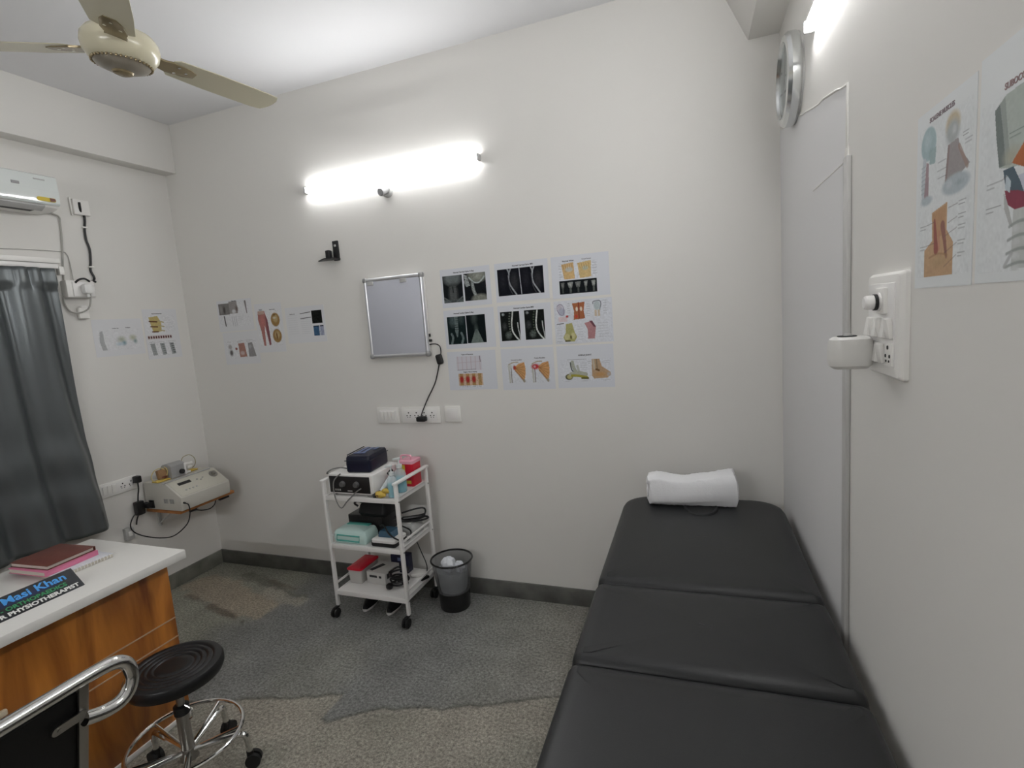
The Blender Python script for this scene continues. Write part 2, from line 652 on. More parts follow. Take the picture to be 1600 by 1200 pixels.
n1, n2, n3 = nz(1, 0.16), nz(2, 0.4), nz(3, 0.05)
line_x = [-1, 1.14, 1.48, 1.80, 1.80001, 1.84, 1.98, 2.17, 2.40, 2.75, 4.2]
line_y = [0.9, 1.51, 1.62, 1.73, 1.585, 1.575, 1.683, 1.74, 1.815, 1.97, 2.45]
LY = np.interp(FX, line_x, line_y) + 0.006 * n3
dl = LY - FY
fmix(dl / 0.02 + 0.5, BEIGE)
fmix(np.where(dl > 0.02, 0.55 * np.clip(n1 * 0.8 + 0.1, 0, 1), 0), OLIVE)
fmix(np.where(dl > 0.25, 0.5 * np.clip(n2, 0, 1), 0), BLUE * 0.9)
fmix(0.35 * np.clip(n2, 0, 1) * (dl < 0), OLIVE * 1.1)
fmix(np.clip((FX - 2.35) / 0.4, 0, 1) * (dl < 0) * 0.55, BEIGE * 0.95)
fmix(np.exp(-((dl + 0.004) / 0.009) ** 2) * 0.75, OLIVE * 0.30)
# brownish planks by the left back corner
ca, sa = math.cos(rad(-19)), math.sin(rad(-19))
PX, PY = FX * ca + FY * sa, -FX * sa + FY * ca


def seg_d(ax, ay, bx, by):
    L = (bx - ax) ** 2 + (by - ay) ** 2
    t = np.clip(((FX - ax) * (bx - ax) + (FY - ay) * (by - ay)) / L, 0, 1)
    return np.hypot(FX - ax - t * (bx - ax), FY - ay - t * (by - ay)), t


fmix(np.clip((0.95 - FX + 0.1 * n1) / 0.25, 0, 1), OLIVE * 1.25)
d1, t1 = seg_d(0.16, 2.38, 0.80, 2.22)
fmix(np.clip((0.13 - d1 + 0.02 * n3) / 0.03, 0, 1), BROWN * 1.12)
d2, t2 = seg_d(0.35, 2.56, 0.98, 2.38)
fmix(np.clip((0.045 - d2 + 0.015 * n3) / 0.03, 0, 1), OLIVE * 0.75)
d3, t3 = seg_d(0.2, 2.24, 0.82, 2.085)
fmix(np.clip((0.024 - d3 + 0.012 * n3) / 0.02, 0, 1) * (0.45 + 0.5 * t3), np.array((0.085, 0.065, 0.05)))
d4, t4 = seg_d(0.62, 2.52, 0.86, 2.46)
fmix(np.clip((0.03 - d4 + 0.012 * n3) / 0.02, 0, 1) * 0.7, np.array((0.11, 0.085, 0.065)))
d5, t5 = seg_d(0.70, 2.40, 1.0, 2.33)
fmix(np.clip((0.06 - d5 + 0.02 * n3) / 0.03, 0, 1) * 0.8, BEIGE * 1.1)
Cf = np.clip(Cf * (1 + 0.07 * n2[..., None] + 0.05 * n1[..., None]), 0.01, 1)
vs = np.stack((FX.ravel(), FY.ravel(), np.zeros(FX.size)), -1)
floor = struct(grid_mesh('floor', vs, fnx, fny, Cf.reshape(-1, 3), mat_attr('flamed_stone', 0.42, 0.35, 0.36, 190, 0.1)))
b = B()
b.box(((3.9) / 2 - 0.1, (YF + D) / 2, H + T / 2), (4.4, D - YF + 0.4, T))
struct(b.done('ceiling', M_CEIL))
b = B()
b.box((1.9, D + T / 2, H / 2), (4.2, T, H + 0.1))
struct(b.done('wall_back', M_WALL))
# left wall with its window opening
WY0, WY1, WZ0, WZ1 = 0.72, 1.80, 0.95, 2.03
b = B()
for (ya, yb, za, zb) in ((YF - 0.1, WY0, -0.05, H + 0.05), (WY1, D, -0.05, H + 0.05), (WY0, WY1, -0.05, WZ0), (WY0, WY1, WZ1, H + 0.05)):
    b.box((-T / 2, (ya + yb) / 2, (za + zb) / 2), (T, yb - ya, zb - za))
struct(b.done('wall_left', M_WALL))
b = B()
b.box((0, 0, 0), (5.2, T, H + 0.1))
o = struct(b.done('wall_right', M_WALL))
pc = Vector((RX0, D, H / 2)) + RWU * 2.15 + RWN * (T / 2)
o.matrix_world = Matrix.Translation(pc) @ Euler((0, 0, RW_ROT)).to_matrix().to_4x4()
b = B()
b.box((1.9, YF - T / 2, H / 2), (4.4, T, H + 0.1))
struct(b.done('wall_front', M_WALL))
b = B()
b.box((0.05, (YF + D) / 2, (2.722 + H) / 2), (0.10, D - YF, H - 2.722), 0.004)
struct(b.done('trim_1', M_WALL))
# tapered ceiling beam along the right wall
b = B()
R = []
for u in (0.0, 4.0):
    q = Vector((RX0, D, 0)) + RWU * u
    R.append([Vector((q.x + 0.1, q.y, 2.727)), Vector((q.x - 0.122, q.y, 2.727)), Vector((q.x - 0.225, q.y, 2.95)), Vector((q.x - 0.24, q.y, H)), Vector((q.x + 0.1, q.y, H))])
b.rings(R)
struct(b.done('trim_2', M_WALL, smooth=False))
# skirtings
b = B()
b.box((1.85, D - 0.006, 0.049), (3.7, 0.012, 0.098), 0.002)
struct(b.done('baseboard_back', M_SKIRT))
b = B()
b.box((0.006, (YF + D) / 2, 0.049), (0.012, D - YF - 0.026, 0.098), 0.002)
struct(b.done('baseboard_left', mat('grey_green_granite_skirting', (0.21, 0.21, 0.18), 0.4, noise=0.35, nscale=9)))
b = B()
b.box((0, 0, 0), (3.98, 0.012, 0.098), 0.002)
o = struct(b.done('baseboard_right', M_SKIRT))
o.matrix_world = Matrix.Translation(rwp(2.01, 0.049, 0.006)) @ Euler((0, 0, RW_ROT)).to_matrix().to_4x4()
# window behind the curtain
b = B()
for (ya, yb, za, zb) in ((WY0, WY1, WZ1 - 0.05, WZ1), (WY0, WY1, WZ0, WZ0 + 0.05), (WY0, WY0 + 0.05, WZ0, WZ1), (WY1 - 0.05, WY1, WZ0, WZ1), (1.235, 1.285, WZ0, WZ1)):
    b.box((-0.05, (ya + yb) / 2, (za + zb) / 2), (0.06, yb - ya, zb - za), 0.003)
win = struct(b.done('window_1', M_WMETAL))
b = B()
b.box((-0.05, (WY0 + WY1) / 2, (WZ0 + WZ1) / 2), (0.006, WY1 - WY0 - 0.02, WZ1 - WZ0 - 0.02))
b.done('pane', M_PANE, win)
# boarded-up opening in the right wall, with its raised top edge
M_BOARDUP = mat('grey_white_board_paint', (0.78, 0.775, 0.775), 0.7, spec=0.25)
b = B()
b.prism([(0.012, 0.10), (1.05, 0.10), (1.05, 2.13), (0.34, 2.275), (0.012, 2.33)], -0.002, 0.001, 'XZ')
o = struct(b.done('trim_3', M_BOARDUP, smooth=False))
o.matrix_world = Matrix.Translation(rwp(0, 0)) @ Euler((0, 0, RW_ROT)).to_matrix().to_4x4()
b = B()
rn = random.Random(4)
edge = [(0.05 + k * 0.05, 2.325 - 0.19 * (k * 0.05) + rn.uniform(-0.004, 0.004)) for k in range(21)]
b.tube([(x, -0.001, z) for x, z in edge], 0.0032, 6)
b.tube([(0.66 + 0.01 * k, -0.001, 1.950 + rn.uniform(-0.001, 0.001)) for k in range(37)], 0.0026, 6)
b.box((1.053, -0.001, 2.05), (0.018, 0.003, 0.17), 0.0012)
b.box((1.053, -0.001, 1.965), (0.030, 0.004, 0.030), 0.0018)
o = struct(b.done('trim_4', M_WALL))
o.matrix_world = Matrix.Translation(rwp(0, 0)) @ Euler((0, 0, RW_ROT)).to_matrix().to_4x4()

# ================================================================== LAMPS
def tube_lamp(label, u0, u1, z, frame, m, group):
    if frame == 'back':
        t = thing('tube_light', label, 'light', ((u0 + u1) / 2, D, z), 0, group)
    elif frame == 'front':
        t = thing('tube_light', label, 'light', ((u0 + u1) / 2, YF, z), PI, group)
    else:
        p = rwp((u0 + u1) / 2, z)
        t = thing('tube_light', label, 'light', p, RW_ROT, group)
    L = u1 - u0
    B().box((0, -0.011, 0), (L - 0.02, 0.022, 0.016), 0.003).done('batten', M_WMETAL, t)
    b = B()
    b.box((0, -0.0245, 0), (L - 0.022, 0.005, 0.028), 0.002)
    b.done('tube', m, t)
    for s in (-1, 1):
        B().box((s * (L / 2 - 0.004), -0.0165, 0), (0.014, 0.033, 0.038), 0.005).done('end_cap', M_LGREY, t)
    return t


tube_lamp('lit white tube light on the back wall above the bulb holder', 1.145, 2.28, 2.456, 'back', M_TUBE, 'lit tube lights')
tube_lamp('lit white tube light on the right wall beside the clock', 0.68, 1.88, 2.44, 'right', M_TUBE2, 'lit tube lights')

tube_lamp('added fill tube light, unseen on the wall behind the photographer', 1.43, 2.57, 2.10, 'front', M_TUBE_FILL, 'lit tube lights')  # added lamp, out of view, put in to brighten the lower walls

t = thing('bulb_holder', 'empty angled bulb holder on the wall below the tube light', 'lamp holder', (1.700, D, 2.372))
B().lathe([(0.0, 0), (0.034, 0), (0.034, 0.008), (0.026, 0.018), (0.0, 0.018)], axis='Y').done('base', M_LGREY, t)
b = B()
b.cyl((0.004, -0.012, 0.006), (-0.006, -0.058, -0.012), 0.017, 0.020)
b.cyl((-0.006, -0.058, -0.012), (-0.008, -0.066, -0.015), 0.023, 0.021)
b.done('socket', M_GREYP, t)
B().cyl((-0.0081, -0.0662, -0.0151), (-0.0085, -0.0675, -0.0156), 0.016).done('contact_ring', M_ALU, t)

# ================================================================== CEILING FAN
FZ = 2.60
t = thing('ceiling_fan', 'cream three-bladed ceiling fan with bronze trim hanging over the desk', 'fan', (1.572, 1.338, FZ - 0.008))
FT = Euler((0, rad(6.0), 0)).to_matrix().to_4x4()      # the motor hangs a little out of true
b = B()
b.lathe([(0.0, -0.046), (0.075, -0.046), (0.092, -0.037), (0.106, -0.018), (0.111, 0.004), (0.108, 0.026), (0.094, 0.045), (0.066, 0.058), (0.03, 0.062), (0.0, 0.062)], seg=48)
b.xf(FT)
b.done('motor_housing', M_CREAM, t)
b = B()
b.lathe([(0.0, -0.070), (0.028, -0.070), (0.05, -0.065), (0.074, -0.055), (0.083, -0.044), (0.078, -0.040), (0.0, -0.040)], seg=48)
b.xf(FT)
b.done('bottom_cover', M_TAUPE, t)
b = B()
for k in range(40):
    a = 2 * PI * k / 40
    b.ball((0.084 * math.cos(a), 0.084 * math.sin(a), -0.046), 0.0045, seg=6)
b.xf(FT)
b.done('beaded_ring', M_BRONZE, t)
b = B()
b.lathe([(0.0, -0.080), (0.016, -0.080), (0.028, -0.075), (0.032, -0.068), (0.0, -0.064)])
b.xf(FT)
b.done('centre_cap', M_BRONZE, t)
B().cyl((0, 0, 0.055), (0, 0, H - FZ - 0.06), 0.012).done('down_rod', M_CREAM, t)
B().lathe([(0.0, 0.058), (0.05, 0.058), (0.035, 0.09), (0.018, 0.115), (0.0, 0.115)]).done('lower_canopy', M_CREAM, t)
B().lathe([(0.0, H - FZ - 0.082), (0.02, H - FZ - 0.082), (0.055, H - FZ - 0.032), (0.06, H - FZ + 0.008), (0.0, H - FZ + 0.008)]).done('ceiling_canopy', M_CREAM, t)
for ang in (80, 200, 320):
    Mr = FT @ Euler((0, 0, rad(ang))).to_matrix().to_4x4() @ Matrix.Translation((0, 0, 0.008)) @ Euler((rad(-11), 0, 0)).to_matrix().to_4x4()
    b = B()
    top = [(0.150, -0.040), (0.165, -0.058), (0.30, -0.066), (0.50, -0.066), (0.545, -0.060), (0.562, -0.030), (0.566, 0.0), (0.562, 0.03), (0.545, 0.060), (0.50, 0.066), (0.30, 0.064), (0.165, 0.056), (0.150, 0.040)]
    R = []
    for zz in (-0.0015, 0.0015):
        R.append([Vector((x, y, zz - 0.9 * y * y - 0.004)) for x, y in top])
    b.rings(R)
    b.xf(Mr)
    bl = b.done('blade', M_CREAM, t)
    b = B()
    b.prism([(0.085, -0.034), (0.125, -0.026), (0.150, -0.036), (0.21, -0.030), (0.240, -0.016), (0.240, 0.016), (0.21, 0.030), (0.150, 0.036), (0.125, 0.026), (0.085, 0.034)], -0.011, -0.0045, 'XY', bev=0.0015)
    b.xf(Mr)
    b.done('blade_bracket', M_BRONZE, bl)
    for (x, y) in ((0.175, -0.02), (0.175, 0.02), (0.208, 0.0)):
        b = B()
        b.cyl((x, y, -0.012), (x, y, -0.009), 0.005, seg=10)
        b.xf(Mr)
        b.done('screw', M_CHROME, bl)

# ================================================================== AIR CONDITIONER
t = thing('air_conditioner', 'white glossy split air conditioner above the curtain', 'air conditioner', (0, 1.90, 2.34), LW_ROT)
Lac = 0.85
b = B()
b.prism([(0.0, 0.012), (-0.13, 0.010), (-0.175, 0.022), (-0.19, 0.05), (-0.19, 0.168), (-0.17, 0.186), (0.0, 0.186)], -Lac, 0.0, 'YZ', bev=0.006)
b.done('body', M_WHITE, t)
b = B()
b.prism([(-0.191, 0.030), (-0.199, 0.040), (-0.201, 0.10), (-0.197, 0.172), (-0.191, 0.178)], -Lac + 0.004, -0.004, 'YZ', bev=0.002)
b.done('front_panel', M_WHITE2, t)
b = B()
b.box((-Lac / 2 - 0.02, -0.172, 0.014), (Lac - 0.10, 0.042, 0.008), 0.003, rot=(rad(-28), 0, 0))
b.done('louver', M_LGREY, t)
b = B()
b.box((-Lac / 2 - 0.02, -0.12, 0.009), (Lac - 0.14, 0.055, 0.004), 0.001)
b.done('outlet_slot', M_SLOT, t)
b = B()
b.prism(rrect(-0.108, -0.024, 0.045, 0.065, 0.009), -0.2025, -0.2005, 'XZ')
st = b.done('energy_sticker', M_YELLOWD, t)
b = B()
b.prism([(-0.050, 0.046), (-0.026, 0.050), (-0.026, 0.062), (-0.052, 0.065)], -0.2032, -0.2024, 'XZ')
b.done('sticker_mark', M_BROWNBK, st)
B().box((-0.19, -0.2018, 0.118), (0.034, 0.002, 0.014), 0.0008).done('display_window', M_GREYP, t)
B().box((-0.085, -0.2005, 0.152), (0.05, 0.002, 0.006), 0.0008).done('badge', M_LGREY, t)
b = B()
b.tube([(-0.01, -0.05, 0.16), (0.035, -0.05, 0.15), (0.05, -0.045, 0.11), (0.03, -0.03, 0.08)], 0.0035, 6, n=6)
b.done('sensor_cable', M_GREYP, t)
b = B()
b.tube([(0.01, -0.035, 0.03), (0.085, -0.012, 0.02), (0.092, -0.006, -0.02), (0.085, -0.006, -0.12), (0.06, -0.006, -0.33), (0.052, -0.008, -0.40), (0.040, -0.010, -0.455), (0.060, -0.014, -0.505), (0.100, -0.030, -0.515), (0.132, -0.060, -0.49), (0.138, -0.080, -0.43), (0.134, -0.080, -0.40)], 0.0045, 6, n=8)
b.done('power_cord', mat('grey_white_cable', (0.42, 0.41, 0.38), 0.5), t)

# ---- boxes and cables on the left wall below the unit
t = thing('socket_box', 'white surface-mounted socket box to the right of the curtain top', 'socket', (0, 2.015, 1.957), LW_ROT)
B().box((0, -0.025, 0), (0.145, 0.05, 0.095), 0.005).done('box', M_WHITE, t)
B().box((0.012, -0.053, -0.002), (0.112, 0.007, 0.082), 0.003).done('face_plate', M_WMETAL, t)
B().box((0.058, -0.058, 0.0), (0.018, 0.006, 0.032), 0.002, rot=(rad(8), 0, 0)).done('switch', M_WMETAL, t)
t = thing('power_plug', 'white power plug pushed into the white socket box', 'plug', (0.057, 2.030, 1.955), LW_ROT)
b = B()
b.box((0, -0.02, 0), (0.05, 0.04, 0.056), 0.012)
b.cyl((0, -0.02, -0.02), (0, -0.022, -0.045), 0.008)
b.done('plug_body', mat('bright_white_plastic', (0.82, 0.82, 0.80), 0.3), t)
t = thing('cable_outlet', 'small white cable outlet high on the left wall', 'outlet', (0, 2.108, 2.425), LW_ROT)
B().box((0, -0.012, 0), (0.085, 0.024, 0.085), 0.004).done('cover', M_WHITE, t)
B().box((-0.047, -0.006, 0.0), (0.008, 0.012, 0.10), 0.002).done('trunking', M_WHITE, t)
b = B()
b.tube([(0.026, 2.097, 2.450), (0.028, 2.096, 2.415), (0.014, 2.104, 2.392), (0.010, 2.121, 2.384), (0.008, 2.122, 2.35), (0.008, 2.113, 2.30), (0.008, 2.112, 2.245), (0.008, 2.122, 2.19), (0.008, 2.116, 2.12), (0.008, 2.108, 2.07), (0.012, 2.118, 2.03), (0.02, 2.108, 2.010), (0.05, 2.096, 2.000)], 0.0062, 8, n=8)
b.tube([(0.055, 2.062, 2.000), (0.06, 2.035, 2.014), (0.06, 2.005, 2.008), (0.056, 1.985, 1.99)], 0.0055, 8, n=8)
o = b.done('power_cable', M_BLACK)
tag(o, 'thick black cable running down the left wall to the socket box', 'cable')
for (y, z) in ((2.113, 2.315), (2.112, 2.09)):
    B().box((0.009, y, z), (0.018, 0.026, 0.008), 0.002).done('cable_clip', M_WHITE, o)
b = B()
b.tube([(0.003, 1.0, 2.155), (0.003, 1.6, 2.160), (0.003, 1.70, 2.158), (0.003, 1.80, 2.163), (0.003, 1.97, 2.166), (0.003, 1.998, 2.155), (0.004, 2.006, 2.12), (0.01, 2.006, 2.004)], 0.0025, 6, n=6)
tag(b.done('bell_wire', mat('thin_grey_wire', (0.45, 0.44, 0.41), 0.6)), 'thin grey wire along the left wall above the curtain', 'wire')
t = thing('wall_hook_box', 'small white box on the left wall under the hanging grey cord', 'box', (0, 2.025, 1.822), LW_ROT)
B().box((0, -0.014, 0), (0.052, 0.028, 0.062), 0.005).done('cover', M_WHITE, t)
B().box((0.0, -0.018, 0.036), (0.03, 0.03, 0.014), 0.003).done('hood', M_WMETAL, t)

# ================================================================== CURTAIN
t = thing('curtain_rail', 'white curtain rail above the dark curtain', 'curtain rail', (0.0, 1.90, 2.085), LW_ROT)
B().box((-0.72, -0.045, 0.016), (1.46, 0.09, 0.026), 0.002).done('pelmet_board', M_WHITE, t)
B().box((-0.72, -0.075, -0.012), (1.44, 0.022, 0.026), 0.003).done('track', M_WMETAL, t)
B().box((0.012, -0.072, -0.035), (0.024, 0.035, 0.045), 0.004).done('end_stop', M_WHITE, t)
cnx, cny = 220, 70
cv = np.empty(((cnx + 1) * (cny + 1), 3), np.float32)
k = 0
for j in range(cny + 1):
    s = j / cny                      # 0 top, 1 bottom
    z = 2.058 - s * (2.058 - 0.585)
    for i in range(cnx + 1):
        q = i / cnx
        yr = 1.875 + 0.060 * s
        y = 0.55 + (yr - 0.55) * q
        ph = 2 * PI * (y - 0.10 * s + 0.02 * math.sin(2.5 * s + 4 * y)) / 0.215 + 0.9
        amp = 0.026 + 0.010 * math.sin(3.1 * y + 1.0) * s
        fold = math.sin(ph) + 0.35 * math.sin(2 * ph + 1.1 + 1.4 * s)
        if s < 0.06:
            amp *= 1.0
            fold = 0.6 * fold + 0.7 * abs(math.sin(ph * 1.5))
        bulge = 0.018 * math.sin(PI * s) * math.sin(5 * y + 3 * s)
        wr = 0.0045 * math.sin(24 * z + 9 * y + 2 * math.sin(6 * y)) * math.exp(-((s - 0.74) / 0.16) ** 2)
        x = 0.088 + amp * fold + bulge + wr
        cv[k] = (max(0.03, x), y, z - 0.012 * math.sin(PI * q * 5) * s * 0.5)
        k += 1
o = grid_mesh('curtain', cv, cnx, cny, np.zeros((len(cv), 3)), M_CURT, flip=False)
o.data.polygons.foreach_set('use_smooth', [True] * len(o.data.polygons))
md = o.modifiers.new('thickness', 'SOLIDIFY')
md.thickness = 0.0025
tag(o, 'dark charcoal satin curtain hanging over the window behind the desk', 'curtain')

# ================================================================== POSTERS
BONE = (0.62, 0.50, 0.26)
SKIN = (0.62, 0.36, 0.22)
MUS = (0.42, 0.10, 0.08)
XB = (0.008, 0.010, 0.012)
XG = (0.10, 0.12, 0.12)
XW = (0.42, 0.46, 0.46)


def sheet(label, loc, rotz, wd, ht, group, tilt=0.0):
    """origin of the returned thing = upper-left corner of the sheet"""
    t = thing('medical_poster', label, 'poster', loc, rotz, group)
    if tilt:
        t.rotation_euler = (0, tilt, rotz)
    B().box((wd / 2, -0.0005, -ht / 2), (wd, 0.0008, ht)).done('sheet', M_PAPER, t, smooth=False)
    return t


def heading(t, s, x, z, size, m=None):
    return text_mesh('heading', s, size, m or M_INK, t, (x, -0.0012, z), bold=size * 0.025)


def framed(a):
    """pale printed margin"""
    a.rect(0, 0.012, 0, 1, (0.72, 0.74, 0.78))
    a.rect(0.988, 1, 0, 1, (0.72, 0.74, 0.78))
    a.rect(0, 1, 0, 0.012, (0.72, 0.74, 0.78))
    a.rect(0, 1, 0.988, 1, (0.72, 0.74, 0.78))
    return a


GB = 'x-ray and anatomy posters in the three by three grid'
cell = 0.0018


def grid_pos(c, r):
    xs = (1.981, 2.309, 2.624)
    zs = (1.905, 1.680, 1.447)
    return (xs[c], D, zs[r])


# neck x-rays
t = sheet('poster of two grey neck x-rays, top left of the nine-poster grid', grid_pos(0, 0), 0, 0.30, 0.210, GB)
heading(t, 'Normal Cervical Spine X-Ray', 0.145, -0.022, 0.0105)
a = Art(0.122, 0.150, cell, XB, 2)
a.ell(0.5, 0.10, 0.55, 0.33, (0.15, 0.17, 0.17), 0.5)
a.ell(0.5, 0.70, 0.30, 0.55, (0.065, 0.07, 0.07), 0.6)
for k in range(9):
    a.rect(0.33, 0.67, 0.40 + k * 0.058, 0.445 + k * 0.058, (0.11, 0.12, 0.12), 0.6)
a.line([(0.5, 0.42), (0.5, 0.62)], 0.006, XB)
a.line([(0.04, 0.80), (0.22, 0.90), (0.34, 0.97)], 0.008, (0.16, 0.17, 0.17), 0.7)
a.line([(0.96, 0.80), (0.78, 0.90), (0.66, 0.97)], 0.008, (0.16, 0.17, 0.17), 0.7)
a.ell(0.12, 0.95, 0.35, 0.12, XG, 0.8)
a.ell(0.88, 0.95, 0.35, 0.12, XG, 0.8)
framed(a.noise(0.1, 3)).build('radiograph', t, 0.012, -0.035)
a = Art(0.132, 0.150, cell, XB, 3)
a.ell(0.62, 0.10, 0.50, 0.30, (0.21, 0.22, 0.19), 0.35)
a.line([(0.25, 0.16), (0.45, 0.33), (0.66, 0.36), (0.85, 0.25), (0.93, 0.16)], 0.007, XW)
for q_ in range(7):
    a.line([(0.02 + 0.02 * q_, 0.05 + 0.06 * q_), (0.14 + 0.02 * q_, 0.10 + 0.055 * q_)], 0.006, (0.34, 0.37, 0.37) if q_ % 2 else (0.5, 0.53, 0.52), 0.8)
a.ell(0.62, 0.12, 0.26, 0.16, (0.30, 0.31, 0.27), 0.8)
a.line([(0.08, 0.30), (0.14, 0.42)], 0.020, (0.3, 0.33, 0.33), 0.8)
a.line([(0.38, 0.36), (0.40, 0.50), (0.43, 0.65), (0.50, 0.80)], 0.018, (0.20, 0.22, 0.21))
for k in range(8):
    a.ell(0.395 + 0.008 * k + 0.0008 * k * k, 0.40 + k * 0.055, 0.055, 0.022, XW, 0.6)
a.ell(0.70, 0.96, 0.46, 0.22, (0.21, 0.22, 0.19), 0.4)
framed(a.noise(0.15, 3)).build('radiograph', t, 0.142, -0.033)

# neck MRI
t = sheet('poster of two black neck scans with pale curved cords, top middle of the grid', grid_pos(1, 0), 0, 0.298, 0.205, GB)
heading(t, 'Normal Cervical Spine MRI', 0.16, -0.020, 0.0105)
a = Art(0.262, 0.142, cell, (0.006, 0.007, 0.011), 4)
for x0 in (0.0, 0.5):
    a.ell(x0 + 0.37, 0.50, 0.11, 0.42, (0.028, 0.028, 0.032), 0.6)
    a.ell(x0 + 0.12, 0.45, 0.10, 0.45, (0.018, 0.018, 0.024), 0.8)
    a.line([(x0 + 0.235, 0.03), (x0 + 0.265, 0.18), (x0 + 0.25, 0.38), (x0 + 0.275, 0.6), (x0 + 0.34, 0.8), (x0 + 0.40, 0.97)], 0.0075, (0.32, 0.34, 0.36))
    a.line([(x0 + 0.30, 0.03), (x0 + 0.265, 0.16)], 0.007, (0.3, 0.32, 0.34))
    a.line([(x0 + 0.235, 0.25), (x0 + 0.26, 0.7), (x0 + 0.32, 0.95)], 0.004, (0.06, 0.06, 0.07))
a.line([(0.487, 0.0), (0.512, 0.97)], 0.003, (0.6, 0.62, 0.66), n=0)
framed(a.noise(0.15, 3)).build('radiograph', t, 0.012, -0.032)

# wrist
t = sheet('poster of two tan wrist drawings above a strip of x-rays, top right of the grid', grid_pos(2, 0), 0, 0.298, 0.212, GB)
heading(t, 'Normal Wrist', 0.090, -0.026, 0.0105)
heading(t, 'Carpal bones', 0.185, -0.024, 0.009, M_INKG)
a = Art(0.20, 0.085, cell, None, 5)
a.poly([(0.08, 0.10), (0.40, 0.02), (0.42, 1.0), (0.14, 1.0)], (0.60, 0.41, 0.20))
a.poly([(0.50, 0.10), (0.85, 0.0), (0.84, 0.95), (0.55, 1.0)], (0.62, 0.46, 0.22))
a.ell(0.28, 0.42, 0.12, 0.18, (0.52, 0.52, 0.46), 0.4)
a.ell(0.70, 0.42, 0.09, 0.16, (0.46, 0.48, 0.36), 0.4)
for k in range(5):
    a.line([(0.12 + 0.06 * k, 0.12), (0.14 + 0.055 * k, 0.35)], 0.004, (0.36, 0.2, 0.09), 0.6)
    a.line([(0.54 + 0.06 * k, 0.12), (0.57 + 0.055 * k, 0.40)], 0.004, (0.42, 0.26, 0.10), 0.6)
    a.line([(0.17 + 0.05 * k, 0.62), (0.18 + 0.05 * k, 0.98)], 0.006, (0.66, 0.45, 0.2), 0.6)
    a.caption(0.88, 0.15 + 0.16 * k, 0.10, 1)
    a.caption(0.01, 0.20 + 0.16 * k, 0.06, 1)
a.noise(0.08, 3).build('diagram', t, 0.038, -0.033)
a = Art(0.200, 0.070, cell, XB, 6)
for k, (ww, br) in enumerate(((0.05, 0.14), (0.075, 0.26), (0.075, 0.16), (0.05, 0.22), (0.055, 0.28))):
    cx = 0.10 + 0.20 * k
    a.poly([(cx - ww, 0.16), (cx + ww, 0.14), (cx + ww * 0.55, 0.55), (cx - ww * 0.55, 0.55)], (br, br * 1.05, br))
    a.rect(cx - 0.022, cx + 0.026, 0.5, 0.92, (br * 0.55, br * 0.6, br * 0.55), 0.8)
    a.ell(cx, 0.34, 0.03, 0.12, (br * 1.5, br * 1.5, br * 1.45), 0.5)
framed(a.noise(0.15, 3)).build('radiograph', t, 0.036, -0.123)

# lumbar x-rays
t = sheet('poster of two dark greenish pelvis and back x-rays, middle left of the grid', grid_pos(0, 1), 0, 0.305, 0.216, GB)
heading(t, 'Normal Lumbar Spine X-Ray', 0.125, -0.020, 0.0105)
a = Art(0.116, 0.160, cell, (0.008, 0.016, 0.017), 7)
a.ell(0.30, 0.15, 0.25, 0.30, (0.075, 0.105, 0.105), 0.7)
a.ell(0.75, 0.12, 0.25, 0.25, (0.04, 0.06, 0.06), 0.8)
for k in range(7):
    a.rect(0.40, 0.58, 0.02 + 0.075 * k, 0.080 + 0.075 * k, (0.16, 0.20, 0.20), 0.8)
a.poly([(0.40, 0.52), (0.58, 0.52), (0.52, 0.74), (0.47, 0.74)], (0.13, 0.17, 0.17))
a.line([(0.20, 0.62), (0.26, 0.75), (0.18, 0.95)], 0.013, (0.15, 0.19, 0.19), 0.9)
a.line([(0.72, 0.60), (0.80, 0.78), (0.72, 0.95)], 0.013, (0.15, 0.19, 0.19), 0.9)
framed(a.noise(0.18, 3)).build('radiograph', t, 0.018, -0.034)
a = Art(0.116, 0.160, cell, (0.005, 0.009, 0.010), 8)
a.ell(0.42, 0.12, 0.22, 0.30, (0.05, 0.065, 0.062), 0.8)
a.poly([(0.45, 0.52), (0.56, 0.50), (0.84, 0.98), (0.18, 0.98)], (0.15, 0.185, 0.17))
a.ell(0.50, 0.50, 0.14, 0.25, (0.06, 0.08, 0.075), 0.7, a=0.7)
framed(a.noise(0.10, 3)).build('radiograph', t, 0.136, -0.032)

# lumbar MRI
t = sheet('poster of two separate black lower-back scans with white lines, centre of the grid', grid_pos(1, 1), 0, 0.298, 0.222, GB)
heading(t, 'Normal Lumbar Spine MRI', 0.15, -0.018, 0.0105)
for i, xx in enumerate((0.012, 0.150)):
    a = Art(0.112, 0.162, cell, (0.008, 0.010, 0.009), 9 + i)
    for k in range(9):
        a.ell(0.50 - 0.05 * math.sin(k * 0.4), 0.08 + 0.085 * k, 0.055, 0.030, (0.14, 0.16, 0.13) if i == 0 else (0.07, 0.09, 0.06), 0.5)
    a.ell(0.16, 0.10, 0.10, 0.06, (0.28, 0.31, 0.31), 0.7)
    a.ell(0.20, 0.50, 0.16, 0.18, (0.05, 0.055, 0.055), 0.8)
    a.ell(0.38, 0.80, 0.20, 0.16, (0.10, 0.12, 0.11), 0.7)
    a.line([(0.66, 0.02), (0.62, 0.20), (0.575, 0.42), (0.60, 0.66), (0.74, 0.84), (0.90, 0.97)], 0.0075, (0.60, 0.63, 0.60))
    a.line([(0.88, 0.40), (0.90, 0.62), (0.95, 0.80), (0.97, 0.97)], 0.005, (0.50, 0.53, 0.52))
    framed(a.noise(0.3, 2)).build('radiograph', t, xx, -0.030)

